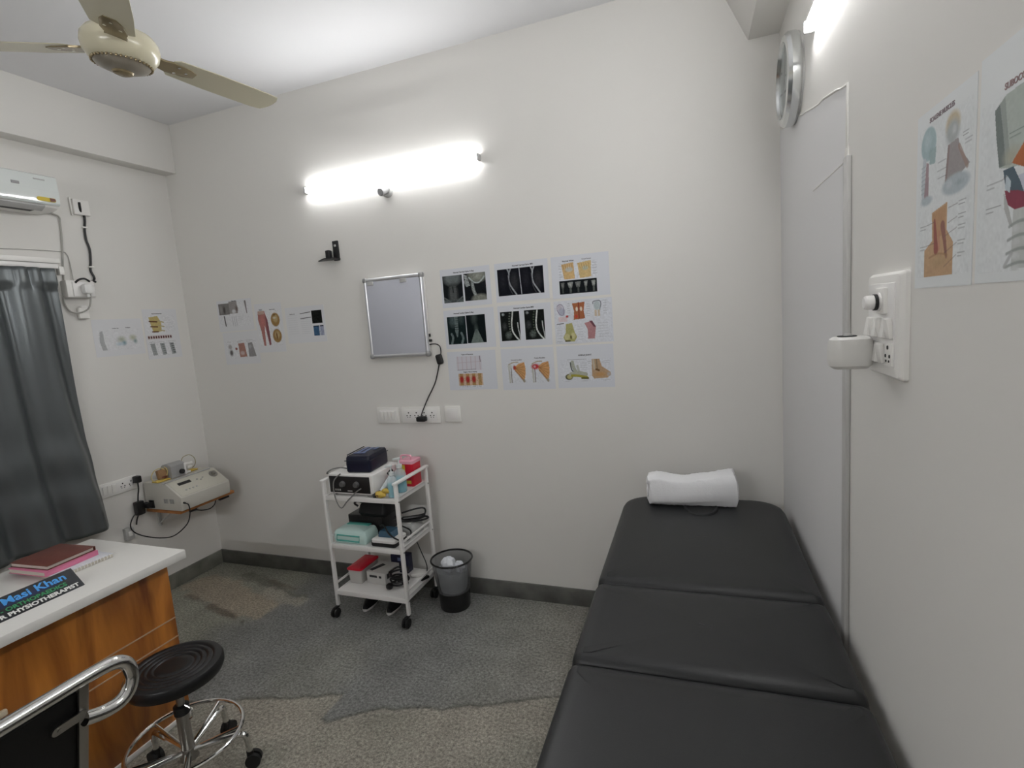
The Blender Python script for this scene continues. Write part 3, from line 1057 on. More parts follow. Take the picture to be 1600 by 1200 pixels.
# knee
t = sheet('poster of five colourful knee drawings, middle right of the grid', grid_pos(2, 1), 0, 0.303, 0.222, GB)
a = Art(0.295, 0.215, 0.0016, None, 12)
a.ell(0.09, 0.16, 0.065, 0.12, (0.55, 0.52, 0.58), 0.3)
a.ell(0.13, 0.24, 0.07, 0.11, (0.45, 0.46, 0.55), 0.3)
a.line([(0.05, 0.1), (0.10, 0.06), (0.15, 0.10), (0.17, 0.2), (0.15, 0.32), (0.09, 0.30), (0.05, 0.2)], 0.003, (0.25, 0.2, 0.3))
a.rect(0.06, 0.22, 0.36, 0.48, (0.66, 0.42, 0.42), 0.5)
a.ell(0.22, 0.36, 0.03, 0.035, (0.45, 0.06, 0.06), 0.4)
a.poly([(0.32, 0.06), (0.545, 0.04), (0.52, 0.24), (0.54, 0.43), (0.335, 0.45), (0.35, 0.24)], (0.36, 0.13, 0.06))
a.ell(0.40, 0.20, 0.024, 0.06, (0.75, 0.68, 0.55), 0.3)
a.ell(0.475, 0.20, 0.024, 0.06, (0.75, 0.68, 0.55), 0.3)
a.line([(0.435, 0.05), (0.435, 0.42)], 0.005, (0.22, 0.04, 0.03))
a.ell(0.385, 0.37, 0.03, 0.05, (0.5, 0.06, 0.04), 0.4)
a.line([(0.685, 0.10), (0.70, 0.05), (0.80, 0.04), (0.825, 0.12), (0.80, 0.25), (0.79, 0.38)], 0.004, (0.12, 0.14, 0.16))
a.ell(0.755, 0.15, 0.065, 0.12, (0.46, 0.52, 0.54), 0.25)
a.rect(0.71, 0.745, 0.25, 0.40, (0.58, 0.48, 0.36))
a.rect(0.765, 0.80, 0.25, 0.40, (0.58, 0.48, 0.36))
a.poly([(0.19, 0.54), (0.30, 0.52), (0.34, 0.74), (0.38, 0.86), (0.33, 0.97), (0.17, 0.97), (0.13, 0.86), (0.18, 0.74)], (0.40, 0.38, 0.16))
a.ell(0.20, 0.85, 0.06, 0.09, (0.56, 0.53, 0.28), 0.4)
a.ell(0.31, 0.83, 0.05, 0.09, (0.56, 0.53, 0.28), 0.4)
a.ell(0.27, 0.86, 0.02, 0.06, (0.10, 0.08, 0.03), 0.5)
a.rect(0.16, 0.26, 0.93, 0.97, (0.08, 0.07, 0.04), 0.8)
a.poly([(0.52, 0.54), (0.66, 0.50), (0.72, 0.64), (0.69, 0.92), (0.57, 0.92), (0.575, 0.70)], (0.46, 0.24, 0.25))
a.poly([(0.61, 0.50), (0.66, 0.50), (0.72, 0.64), (0.685, 0.65)], (0.16, 0.06, 0.08))
for k in range(6):
    a.caption(0.235, 0.06 + 0.055 * k, 0.04, 1)
    a.caption(0.575, 0.10 + 0.055 * k, 0.05, 1)
    a.caption(0.86, 0.04 + 0.06 * k, 0.06, 1)
    a.caption(0.76, 0.56 + 0.065 * k, 0.17, 1, a=0.5)
    a.caption(0.40, 0.62 + 0.06 * k, 0.09, 1, a=0.4)
    a.caption(0.02, 0.62 + 0.065 * k, 0.09, 1, a=0.5)
a.line([(0.03, 0.535), (0.15, 0.52)], 0.004, (0.1, 0.1, 0.1))
a.noise(0.06, 3).build('diagram', t, 0.004, -0.004)

# posture chart
t = sheet('poster of a pale ruled chart above four red bone drawings, bottom left of the grid', grid_pos(0, 2), 0, 0.295, 0.218, GB)
heading(t, 'Types of Fractures', 0.125, -0.018, 0.0095)
heading(t, 'Stages of Bone Healing', 0.135, -0.117, 0.009)
a = Art(0.155, 0.080, cell, (0.64, 0.63, 0.68), 13)
for k in range(6):
    a.line([(0.06 + 0.175 * k, 0.02), (0.05 + 0.175 * k, 0.96)], 0.0035, (0.50, 0.38, 0.40), 0.7)
a.line([(0.02, 0.45), (0.97, 0.40)], 0.0025, (0.5, 0.4, 0.44), 0.7)
a.line([(0.02, 0.96), (0.75, 0.93)], 0.003, (0.22, 0.2, 0.25), 0.8)
a.line([(0.93, 0.0), (0.95, 0.4)], 0.005, (0.15, 0.13, 0.16), 0.8)
a.build('chart', t, 0.055, -0.028)
a = Art(0.150, 0.080, cell, (0.60, 0.45, 0.33), 14)
for k in range(4):
    cx = 0.13 + 0.25 * k
    a.rect(cx - 0.07, cx + 0.07, 0, 0.85, (0.42, 0.27, 0.12))
    if k < 3:
        a.ell(cx, 0.42, 0.11, 0.32, (0.36, 0.035, 0.03), 0.5)
        a.ell(cx + 0.13, 0.5, 0.02, 0.04, (0.2, 0.1, 0.08), 0.6)
a.rect(0, 1, 0.86, 1, PAPER)
for k in range(4):
    a.caption(0.06 + 0.25 * k, 0.92, 0.13, 1)
a.noise(0.12, 3).build('diagram', t, 0.060, -0.126)

# shoulder
t = sheet('poster of two orange fan-shaped shoulder drawings, bottom middle of the grid', grid_pos(1, 2), 0, 0.298, 0.225, GB)
heading(t, 'Normal shoulder', 0.088, -0.062, 0.009, M_INKG)
heading(t, 'Frozen Shoulder', 0.220, -0.056, 0.009)
for i, xx in enumerate((0.030, 0.165)):
    a = Art(0.110, 0.120, cell, None, 15 + i)
    a.poly([(0.38, 0.28), (0.62, 0.12), (0.92, 0.06), (0.97, 0.35), (0.95, 0.62), (0.86, 0.95), (0.60, 0.62), (0.42, 0.45)], (0.58, 0.32, 0.14))
    for k in range(5):
        a.line([(0.45, 0.33), (0.92, 0.10 + 0.17 * k)], 0.003, (0.30, 0.14, 0.05), 0.7)
    a.line([(0.10, 0.30), (0.12, 0.65), (0.13, 0.97)], 0.009, (0.5, 0.5, 0.46))
    a.line([(0.22, 0.32), (0.22, 0.65), (0.22, 0.97)], 0.005, (0.22, 0.2, 0.18))
    a.ell(0.15, 0.25, 0.13, 0.11, (0.56, 0.57, 0.54), 0.3)
    a.line([(0.10, 0.15), (0.35, 0.06), (0.60, 0.05)], 0.005, (0.4, 0.34, 0.22))
    if i:
        a.ell(0.26, 0.28, 0.26, 0.16, (0.50, 0.04, 0.05), 0.5)
        a.ell(0.22, 0.28, 0.08, 0.07, (0.62, 0.4, 0.4), 0.5)
    else:
        a.ell(0.40, 0.30, 0.10, 0.14, (0.34, 0.05, 0.03), 0.5)
    a.line([(0.45, 0.45), (0.88, 0.95)], 0.008, (0.26, 0.12, 0.05), 0.7)
    a.ell(0.86, 0.90, 0.08, 0.10, (0.3, 0.28, 0.22), 0.5)
    a.noise(0.07, 3).build('diagram', t, xx, -0.068)

# ankle
t = sheet('poster of an ankle joint and a foot drawing, bottom right of the grid', grid_pos(2, 2), 0, 0.298, 0.222, GB)
heading(t, 'ANKLE JOINT', 0.150, -0.052, 0.0115)
a = Art(0.265, 0.118, 0.0016, None, 18)
a.line([(0.24, 0.12), (0.26, 0.35), (0.30, 0.55)], 0.017, (0.40, 0.42, 0.36))
a.line([(0.20, 0.14), (0.22, 0.45), (0.27, 0.58)], 0.006, (0.08, 0.09, 0.08))
a.line([(0.34, 0.30), (0.36, 0.50)], 0.012, (0.46, 0.48, 0.45))
a.ell(0.16, 0.78, 0.085, 0.15, (0.10, 0.10, 0.05), 0.2)
a.ell(0.17, 0.77, 0.065, 0.12, (0.50, 0.46, 0.22), 0.4)
a.line([(0.20, 0.66), (0.34, 0.60), (0.50, 0.68)], 0.020, (0.42, 0.43, 0.36))
a.line([(0.22, 0.72), (0.36, 0.74), (0.52, 0.82)], 0.013, (0.36, 0.33, 0.06))
a.line([(0.42, 0.84), (0.54, 0.85)], 0.010, (0.14, 0.13, 0.04))
a.line([(0.14, 0.0), (0.52, 0.0)], 0.003, (0.25, 0.25, 0.27))
a.poly([(0.63, 0.02), (0.78, 0.02), (0.82, 0.35), (0.98, 0.60), (0.99, 0.72), (0.92, 0.86), (0.66, 0.88), (0.62, 0.75)], (0.46, 0.32, 0.20))
a.ell(0.78, 0.70, 0.16, 0.14, (0.50, 0.29, 0.13), 0.7)
a.line([(0.66, 0.05), (0.67, 0.45)], 0.010, (0.52, 0.46, 0.36))
a.line([(0.72, 0.05), (0.73, 0.45)], 0.006, (0.26, 0.2, 0.13))
a.line([(0.71, 0.48), (0.76, 0.52)], 0.010, (0.18, 0.10, 0.04))
a.ell(0.95, 0.70, 0.05, 0.12, (0.42, 0.38, 0.36), 0.6)
for k in range(4):
    a.caption(0.40, 0.18 + 0.10 * k, 0.13, 1, a=0.5)
a.caption(0.55, 0.12, 0.06, 2, gap=0.08)
a.caption(0.86, 0.12, 0.13, 2, gap=0.08, a=0.5)
a.caption(0.07, 0.97, 0.10, 1)
a.caption(0.42, 0.97, 0.10, 1)
a.caption(0.80, 0.95, 0.18, 1, a=0.5)
a.noise(0.06, 3).build('diagram', t, 0.018, -0.072)

# small group by the left corner on the back wall
set_paper('corner_paper', (0.745, 0.75, 0.765))
GC = 'posters on the back wall by the left corner'
t = sheet('faint poster with two grey photos and thin grey bones, topmost by the corner', (0.290, D, 1.868), 0, 0.302, 0.205, GC)
a = Art(0.275, 0.165, cell, None, 21)
a.rect(0.02, 0.36, 0.06, 0.50, (0.20, 0.19, 0.185))
a.ell(0.20, 0.32, 0.05, 0.20, (0.08, 0.075, 0.07), 0.6)
a.ell(0.10, 0.30, 0.05, 0.2, (0.28, 0.27, 0.26), 0.6)
a.rect(0.36, 0.62, 0.0, 0.48, (0.31, 0.29, 0.28))
a.ell(0.50, 0.40, 0.08, 0.10, (0.60, 0.60, 0.62), 0.5)
a.ell(0.60, 0.30, 0.06, 0.18, (0.17, 0.13, 0.12), 0.7)
a.line([(0.88, 0.05), (0.90, 0.5)], lambda q: 0.016 - 0.012 * q, (0.25, 0.23, 0.23))
a.line([(0.17, 0.58), (0.19, 0.95)], 0.010, (0.14, 0.14, 0.14))
for k in range(3):
    a.line([(0.42 + 0.06 * k, 0.60), (0.43 + 0.06 * k, 0.98)], 0.004, (0.36, 0.37, 0.39), 0.7)
a.caption(0.60, 0.62, 0.2, 3, gap=0.07, a=0.3)
a.noise(0.05, 3).build('diagram', t, 0.008, -0.010)
heading(t, 'Tennis elbow', 0.155, -0.008, 0.008)
t = sheet('faint poster with three small torso drawings, lowest by the corner', (0.306, D, 1.656), 0, 0.303, 0.215, GC)
a = Art(0.265, 0.125, cell, None, 22)
a.ell(0.14, 0.36, 0.08, 0.16, (0.42, 0.40, 0.40), 0.5)
a.ell(0.16, 0.68, 0.08, 0.22, (0.13, 0.12, 0.12), 0.6)
a.poly([(0.42, 0.20), (0.62, 0.18), (0.67, 0.92), (0.43, 0.94)], (0.40, 0.22, 0.18))
a.ell(0.53, 0.72, 0.09, 0.14, (0.56, 0.44, 0.42), 0.5)
a.ell(0.34, 0.48, 0.05, 0.09, (0.28, 0.10, 0.08), 0.5)
a.poly([(0.74, 0.20), (0.88, 0.18), (0.97, 0.92), (0.73, 0.94)], (0.32, 0.31, 0.31))
a.ell(0.80, 0.40, 0.06, 0.12, (0.45, 0.45, 0.46), 0.5)
a.caption(0.06, 0.10, 0.13, 1)
a.caption(0.40, 0.08, 0.20, 2, gap=0.06)
a.caption(0.70, 0.05, 0.20, 2, gap=0.07)
a.noise(0.08, 2).build('diagram', t, 0.016, -0.052)
t = sheet('tall poster of bare red leg muscles beside two round brown drawings', (0.612, D, 1.823), 0, 0.222, 0.315, GC)
heading(t, 'Muscles', 0.050, -0.038, 0.008, M_INKG)
heading(t, 'Gluteal region', 0.145, -0.042, 0.008, M_INKG)
a = Art(0.195, 0.230, cell, None, 23)
a.poly([(0.06, 0.02), (0.34, 0.0), (0.44, 0.26), (0.46, 0.50), (0.48, 0.95), (0.40, 0.98), (0.33, 0.55), (0.29, 0.40), (0.27, 0.60), (0.25, 0.98), (0.17, 0.98), (0.12, 0.55), (0.04, 0.25)], (0.42, 0.19, 0.17))
a.poly([(0.36, 0.10), (0.44, 0.26), (0.46, 0.50), (0.48, 0.95), (0.41, 0.97), (0.36, 0.55)], (0.24, 0.10, 0.11))
a.rect(0.07, 0.33, 0.0, 0.10, (0.50, 0.36, 0.30))
a.ell(0.22, 0.30, 0.10, 0.22, (0.50, 0.20, 0.18), 0.7)
for cy in (0.27, 0.72):
    a.ell(0.77, cy, 0.20, 0.205, (0.34, 0.21, 0.08), 0.15)
    a.ell(0.78, cy - 0.03, 0.13, 0.13, (0.50, 0.38, 0.20), 0.5)
a.ell(0.74, 0.22, 0.09, 0.03, (0.6, 0.56, 0.45), 0.4)
a.ell(0.74, 0.14, 0.07, 0.025, (0.16, 0.10, 0.04), 0.5)
a.ell(0.76, 0.72, 0.03, 0.13, (0.16, 0.06, 0.02), 0.5)
a.noise(0.06, 3).build('diagram', t, 0.012, -0.046)
t = sheet('pale text table poster with a black square and a blue square', (0.860, D, 1.780), 0, 0.303, 0.225, GC)
heading(t, 'Spinal nerves', 0.055, -0.042, 0.008, M_INKG)
a = Art(0.190, 0.155, cell, None, 24)
for k in range(9):
    a.caption(0.02, 0.12 + 0.09 * k, 0.40, 1, a=0.22)
    a.caption(0.55, 0.22 + 0.08 * k, 0.38, 1, a=0.28)
a.line([(0.55, 0.06), (0.98, 0.02)], 0.004, (0.03, 0.03, 0.03))
a.line([(0.55, 0.26), (0.98, 0.23)], 0.004, (0.03, 0.03, 0.03))
a.build('text_columns', t, 0.012, -0.034)
a = Art(0.078, 0.080, cell, (0.012, 0.013, 0.012), 25)
a.noise(0.4, 3).build('radiograph', t, 0.205, -0.030)
a = Art(0.078, 0.062, cell, (0.34, 0.36, 0.48), 26)
a.rect(0.0, 0.55, 0, 1, (0.05, 0.11, 0.20))
a.rect(0.0, 1, 0, 0.10, (0.02, 0.03, 0.05))
a.rect(0.55, 0.66, 0, 1, (0.5, 0.55, 0.62))
a.noise(0.15, 3).build('diagram', t, 0.209, -0.124)

# left wall
GL = 'posters on the left wall'
t = sheet('faded pale poster with two blue-green drawings on the left wall', (0, 2.065, 1.785), LW_ROT, 0.292, 0.222, GL)
heading(t, 'Lumbar disc', 0.130, -0.056, 0.008, M_INKG)
heading(t, 'Prolapse', 0.205, -0.054, 0.008, M_INKG)
a = Art(0.245, 0.125, cell, None, 31)
a.poly([(0.06, 0.10), (0.13, 0.05), (0.14, 0.60), (0.18, 0.98), (0.07, 0.98), (0.03, 0.55)], (0.44, 0.45, 0.46))
a.ell(0.55, 0.50, 0.14, 0.22, (0.42, 0.45, 0.36), 0.9)
a.ell(0.60, 0.68, 0.08, 0.16, (0.22, 0.33, 0.38), 0.8)
a.ell(0.50, 0.72, 0.14, 0.12, (0.50, 0.60, 0.66), 0.9)
a.ell(0.83, 0.44, 0.12, 0.20, (0.46, 0.48, 0.36), 0.9)
a.ell(0.88, 0.62, 0.07, 0.16, (0.28, 0.36, 0.36), 0.8)
a.noise(0.04, 4).build('diagram', t, 0.022, -0.062)
t = sheet('poster of yellow vertebrae above three dark dotted columns on the left wall', (0, 2.372, 1.842), LW_ROT, 0.232, 0.322, GL)
heading(t, 'Intervertebral Disc', 0.095, -0.030, 0.009)
a = Art(0.200, 0.112, cell, None, 32)
a.poly([(0.12, 0.10), (0.42, 0.02), (0.52, 0.40), (0.50, 0.92), (0.22, 0.98)], (0.52, 0.42, 0.18))
for k in range(3):
    a.line([(0.13 + 0.03 * k, 0.33 + 0.30 * k), (0.38, 0.36 + 0.29 * k)], 0.008, (0.12, 0.05, 0.03))
    a.line([(0.42, 0.30 + 0.27 * k), (0.60, 0.40 + 0.25 * k)], 0.008, (0.46, 0.40, 0.24))
    a.caption(0.66, 0.15 + 0.27 * k, 0.2, 1, a=0.4)
a.noise(0.06, 3).build('diagram', t, 0.012, -0.042)
a = Art(0.165, 0.024, cell, (0.62, 0.56, 0.55), 33)
for k in range(10):
    a.ell(0.05 + 0.10 * k, 0.5, 0.042, 0.45, (0.09, 0.025, 0.025), 0.4)
a.build('disc_row', t, 0.012, -0.170)
a = Art(0.190, 0.100, cell, None, 34)
for k in range(3):
    a.poly([(0.06 + 0.34 * k, 0.18), (0.22 + 0.34 * k, 0.16), (0.27 + 0.34 * k, 0.92), (0.12 + 0.34 * k, 0.95)], (0.34, 0.36, 0.36))
    for j in range(5):
        a.ell(0.16 + 0.34 * k + 0.012 * j, 0.26 + 0.14 * j, 0.07, 0.05, (0.11 + 0.1 * (2 - k), 0.12 + 0.1 * (2 - k), 0.12 + 0.1 * (2 - k)), 0.6)
    a.caption(0.04 + 0.34 * k, 0.08, 0.18, 1)
a.noise(0.1, 2).build('diagram', t, 0.010, -0.205)

# right wall, close to the camera
set_paper('laminated_paper', (0.76, 0.785, 0.79))
GR = 'large anatomy posters on the right wall'
t = sheet('poster of two blue skeleton busts over an orange neck, beside the switchboard', rwp(1.505, 1.908), RW_ROT, 0.207, 0.295, GR)
text_mesh('heading', 'SCALENE MUSCLES', 0.0105, mat('mauve_ink', (0.20, 0.15, 0.17), 0.5), t, (0.095, -0.0012, -0.019), bold=0.0003)
cR = 0.0011
a = Art(0.190, 0.132, cR, None, 41)
TEAL = (0.40, 0.51, 0.53)
a.ell(0.20, 0.22, 0.165, 0.22, TEAL, 0.12)
a.ell(0.17, 0.18, 0.10, 0.14, (0.50, 0.60, 0.62), 0.8)
a.ell(0.26, 0.36, 0.07, 0.09, (0.30, 0.40, 0.41), 0.8)
a.poly([(0.24, 0.34), (0.36, 0.30), (0.34, 0.50), (0.22, 0.48)], (0.36, 0.46, 0.47))
a.line([(0.12, 0.42), (0.10, 0.62), (0.11, 0.88)], 0.014, (0.54, 0.58, 0.61))
for k in range(7):
    a.line([(0.06, 0.48 + 0.055 * k), (0.15, 0.47 + 0.055 * k)], 0.002, (0.36, 0.41, 0.44), 0.7)
a.poly([(0.16, 0.44), (0.21, 0.46), (0.22, 0.90), (0.12, 0.90)], (0.38, 0.29, 0.31))
a.ell(0.18, 0.92, 0.15, 0.07, (0.48, 0.54, 0.57), 0.4)
a.ell(0.66, 0.17, 0.15, 0.17, (0.58, 0.50, 0.36), 0.35)
a.ell(0.66, 0.26, 0.15, 0.18, (0.44, 0.47, 0.47), 0.45)
a.ell(0.69, 0.24, 0.05, 0.07, (0.56, 0.58, 0.58), 0.6)
a.poly([(0.58, 0.38), (0.76, 0.36), (0.80, 0.50), (0.96, 0.70), (0.80, 0.78), (0.54, 0.80)], (0.36, 0.33, 0.33))
a.line([(0.60, 0.40), (0.56, 0.78)], 0.006, (0.30, 0.22, 0.21), 0.8)
a.line([(0.78, 0.46), (0.92, 0.72)], 0.008, (0.36, 0.26, 0.22), 0.8)
a.ell(0.73, 0.86, 0.27, 0.13, (0.47, 0.53, 0.56), 0.25)
a.ell(0.62, 0.84, 0.07, 0.07, (0.56, 0.60, 0.63), 0.6)
a.ell(0.80, 0.86, 0.09, 0.05, (0.38, 0.44, 0.47), 0.8)
a.caption(0.40, 0.52, 0.15, 1)
a.caption(0.39, 0.62, 0.18, 1)
a.caption(0.40, 0.71, 0.16, 1)
a.caption(0.84, 0.34, 0.09, 2, gap=0.035)
a.caption(0.88, 0.43, 0.11, 2, gap=0.04)
a.noise(0.03, 3).build('diagram', t, 0.010, -0.026)
a = Art(0.190, 0.115, cR, None, 42)
a.poly([(0.30, 0.08), (0.60, 0.0), (0.60, 0.38), (0.72, 0.56), (0.72, 1.0), (0.16, 1.0), (0.16, 0.60), (0.32, 0.48)], (0.54, 0.36, 0.22))
a.poly([(0.32, 0.10), (0.58, 0.03), (0.56, 0.42), (0.34, 0.46)], (0.50, 0.31, 0.18))
a.line([(0.36, 0.20), (0.38, 0.40), (0.40, 0.62)], lambda q: 0.006 + 0.012 * q, (0.33, 0.12, 0.10))
a.line([(0.52, 0.30), (0.56, 0.50), (0.60, 0.74)], lambda q: 0.016 - 0.010 * q, (0.30, 0.15, 0.12))
a.line([(0.45, 0.38), (0.46, 0.62)], 0.006, (0.52, 0.25, 0.18), 0.8)
a.ell(0.46, 0.80, 0.22, 0.12, (0.48, 0.34, 0.20), 0.8)
a.line([(0.26, 0.72), (0.45, 0.68), (0.62, 0.72)], 0.003, (0.36, 0.22, 0.12), 0.7)
for k, v in enumerate((0.05, 0.22, 0.36, 0.56, 0.72)):
    a.caption(0.80, v, 0.12, 2, gap=0.045, col=(0.06, 0.06, 0.07))
    a.line([(0.62 if k < 2 else 0.56, v + 0.04 + 0.03 * k), (0.78, v + 0.02)], 0.001, (0.12, 0.1, 0.1), 0.8, 0)
for v in (0.24, 0.54):
    a.caption(0.06, v, 0.12, 2, gap=0.045, col=(0.06, 0.06, 0.07))
    a.line([(0.19, v), (0.36, v - 0.02)], 0.001, (0.12, 0.1, 0.1), 0.8, 0)
a.noise(0.04, 4).build('diagram', t, 0.010, -0.162)

t = sheet('poster of a skull base and neck vertebrae, nearest the photo right edge', rwp(1.722, 1.916), RW_ROT, 0.214, 0.302, GR)
text_mesh('heading', 'SUBOCCIPITAL MUSCLES', 0.0115, mat('dark_red_ink', (0.30, 0.20, 0.20), 0.5), t, (0.125, -0.0012, -0.056), bold=0.0003)
a = Art(0.195, 0.225, cR, None, 43)
SK1 = (0.47, 0.52, 0.48)
a.poly([(0.17, 0.06), (0.30, 0.01), (0.50, 0.0), (0.99, 0.0), (0.99, 0.42), (0.60, 0.44), (0.36, 0.42), (0.25, 0.40), (0.20, 0.22)], SK1)
a.poly([(0.17, 0.06), (0.24, 0.035), (0.30, 0.20), (0.34, 0.40), (0.25, 0.40), (0.20, 0.22)], (0.20, 0.23, 0.22))
a.poly([(0.23, 0.04), (0.29, 0.015), (0.36, 0.30), (0.40, 0.41), (0.33, 0.40), (0.28, 0.20)], (0.34, 0.37, 0.35))
a.ell(0.40, 0.36, 0.14, 0.07, (0.44, 0.44, 0.36), 0.8)
a.poly([(0.40, 0.40), (0.55, 0.30), (0.99, 0.28), (0.99, 0.46), (0.60, 0.47)], (0.46, 0.16, 0.07))
a.poly([(0.30, 0.42), (0.42, 0.42), (0.58, 0.60), (0.52, 0.66), (0.36, 0.58)], (0.10, 0.14, 0.17))
a.poly([(0.33, 0.54), (0.48, 0.56), (0.70, 0.62), (0.64, 0.70), (0.50, 0.68), (0.36, 0.62)], (0.26, 0.06, 0.09))
a.poly([(0.34, 0.45), (0.40, 0.50), (0.39, 0.56), (0.33, 0.53)], (0.55, 0.62, 0.66))
a.poly([(0.48, 0.48), (0.62, 0.48), (0.62, 0.58), (0.55, 0.58)], (0.58, 0.60, 0.68))
a.poly([(0.32, 0.55), (0.36, 0.60), (0.45, 0.76), (0.40, 0.74), (0.33, 0.64)], (0.48, 0.49, 0.48))
a.poly([(0.44, 0.66), (0.90, 0.66), (0.96, 0.99), (0.44, 0.99)], (0.56, 0.58, 0.56))
for k in range(4):
    v = 0.73 + 0.075 * k
    a.line([(0.40 - 0.01 * k, v + 0.02), (0.52, v), (0.66, v + 0.01)], 0.004, (0.30, 0.32, 0.31), 0.8)
    a.ell(0.66, v + 0.03, 0.06, 0.026, (0.09, 0.085, 0.06), 0.3)
    a.ell(0.48, v + 0.035, 0.06, 0.026, (0.64, 0.66, 0.65), 0.6)
a.line([(0.36, 0.97), (0.44, 0.90)], 0.006, (0.46, 0.47, 0.47), 0.8)
a.caption(0.36, 0.235, 0.16, 2, gap=0.025, col=(0.10, 0.12, 0.11))
a.caption(0.10, 0.475, 0.19, 2, gap=0.025, col=(0.08, 0.08, 0.09))
a.caption(0.10, 0.615, 0.19, 2, gap=0.025, col=(0.08, 0.08, 0.09))
a.line([(0.29, 0.475), (0.36, 0.46)], 0.001, (0.12, 0.1, 0.1), 0.8, 0)
a.noise(0.03, 4).build('diagram', t, 0.006, -0.064)

set_paper('white_paper', (0.69, 0.71, 0.755))

# ================================================================== X-RAY VIEWING BOX
t = thing('x_ray_viewer', 'switched-off aluminium-framed light box on the back wall beside the poster grid', 'light box', (1.692, D, 1.668))
W2, H2 = 0.196, 0.232
B().box((0, -0.018, 0), (2 * W2 - 0.01, 0.036, 2 * H2 - 0.01), 0.003).done('housing', M_WMETAL, t)
B().box((0, -0.0375, 0), (2 * W2 - 0.04, 0.004, 2 * H2 - 0.04), 0.001).done('diffuser_panel', M_BOARD, t)
for s in (-1, 1):
    b = B()
    b.cyl((-W2 + 0.01, -0.030, s * (H2 - 0.011)), (W2 - 0.01, -0.030, s * (H2 - 0.011)), 0.013, seg=18)
    b.done('frame_rail', M_ALU, t)
    b = B()
    b.cyl((s * (W2 - 0.011), -0.030, -H2 + 0.01), (s * (W2 - 0.011), -0.030, H2 - 0.01), 0.012, seg=18)
    b.done('frame_rail', M_ALU, t)
    for q in (-1, 1):
        B().box((s * (W2 - 0.010), -0.030, q * (H2 - 0.010)), (0.030, 0.032, 0.030), 0.011, seg=3).done('corner_cap', M_GREYP, t)
b = B()
for x in (-0.145, 0.075):
    b.box((x, -0.043, H2 - 0.030), (0.040, 0.008, 0.022), 0.002)
b.done('film_clip', M_LGREY, t)
b = B()
b.box((W2 + 0.004, -0.016, -0.148), (0.014, 0.014, 0.014), 0.002)
b.box((W2 + 0.002, -0.016, -0.118), (0.008, 0.010, 0.018), 0.002)
b.done('power_switch', M_BLACK, t)
b = B()
b.tube([(W2 - 0.004, -0.016, -0.170), (W2 + 0.035, -0.016, -0.170), (W2 + 0.058, -0.014, -0.185), (W2 + 0.060, -0.010, -0.22), (W2 + 0.050, -0.010, -0.252), (W2 + 0.044, -0.008, -0.275), (W2 + 0.010, -0.006, -0.375), (W2 - 0.020, -0.006, -0.43), (W2 - 0.050, -0.012, -0.48), (W2 - 0.085, -0.028, -0.555), (W2 - 0.095, -0.035, -0.585)], 0.0032, 8, n=8)
cord = b.done('power_cord', M_BLACK, t)
B().box((W2 + 0.048, -0.012, -0.258), (0.040, 0.022, 0.058), 0.010, rot=(0, rad(-12), 0), seg=3).done('inline_switch', M_BLACK, cord)
B().box((W2 - 0.093, -0.034, -0.600), (0.060, 0.036, 0.030), 0.008).done('plug', M_BLACK, cord)

# ================================================================== WALL PLATES
def holes(b, x, z, y, s=1.0, mi=0):
    for dx, dz, r in ((0, 0.012, 0.0042), (-0.011, -0.005, 0.0036), (0.011, -0.005, 0.0036), (-0.008, -0.015, 0.0025), (0.008, -0.015, 0.0025)):
        b.cyl((x + dx * s, y, z + dz * s), (x + dx * s, y - 0.0012, z + dz * s), r * s, seg=10, mi=mi)


t = thing('switch_plate', 'white four-switch plate, leftmost of the three on the back wall', 'switch', (1.553, D, 1.085), 0)
B().box((0, -0.006, 0), (0.155, 0.012, 0.096), 0.005).done('plate', M_WHITE, t)
B().box((0, -0.0125, 0), (0.115, 0.003, 0.062), 0.001).done('inner_frame', M_WMETAL, t)
for k in range(4):
    B().box((-0.0405 + 0.027 * k, -0.0155, 0.0), (0.0245, 0.008, 0.054), 0.002, rot=(rad(5), 0, 0)).done('rocker_switch', M_WHITE, t)
t = thing('socket_plate', 'long white socket plate holding the black light box plug', 'socket', (1.777, D, 1.087), 0)
B().box((0, -0.006, 0), (0.260, 0.012, 0.096), 0.005).done('plate', M_WHITE, t)
B().box((0, -0.0125, 0), (0.218, 0.003, 0.062), 0.001).done('inner_frame', M_WMETAL, t)
for k in range(4):
    b = B()
    holes(b, -0.079 + 0.0525 * k, 0.002, -0.0135)
    b.done('socket_outlet', M_SLOT, t)
t = thing('blank_plate', 'square white blank plate to the right of the socket plate', 'switch', (1.988, D, 1.092), 0)
B().box((0, -0.006, 0), (0.102, 0.012, 0.092), 0.005).done('plate', M_WHITE, t)
B().box((0, -0.0135, 0), (0.064, 0.004, 0.062), 0.002).done('blank_insert', M_WMETAL, t)

# black holder on the back wall
t = thing('wall_bracket', 'small black wall bracket left above the light box', 'bracket', (1.296, D, 2.042))
B().box((0.012, -0.006, 0.045), (0.038, 0.012, 0.115), 0.002).done('back_plate', M_BLACK, t)
b = B()
b.prism([(-0.115, -0.02), (0.034, -0.002), (0.034, -0.085), (-0.02, -0.085)], -0.008, -0.001, 'XY')
b.done('tray', M_BLACK, t)
B().box((-0.022, -0.035, 0.024), (0.028, 0.03, 0.048), 0.004).done('clamp', M_BLACK, t)
B().box((0.012, -0.0125, 0.075), (0.014, 0.003, 0.012), 0.001).done('label_patch', M_LGREY, t)

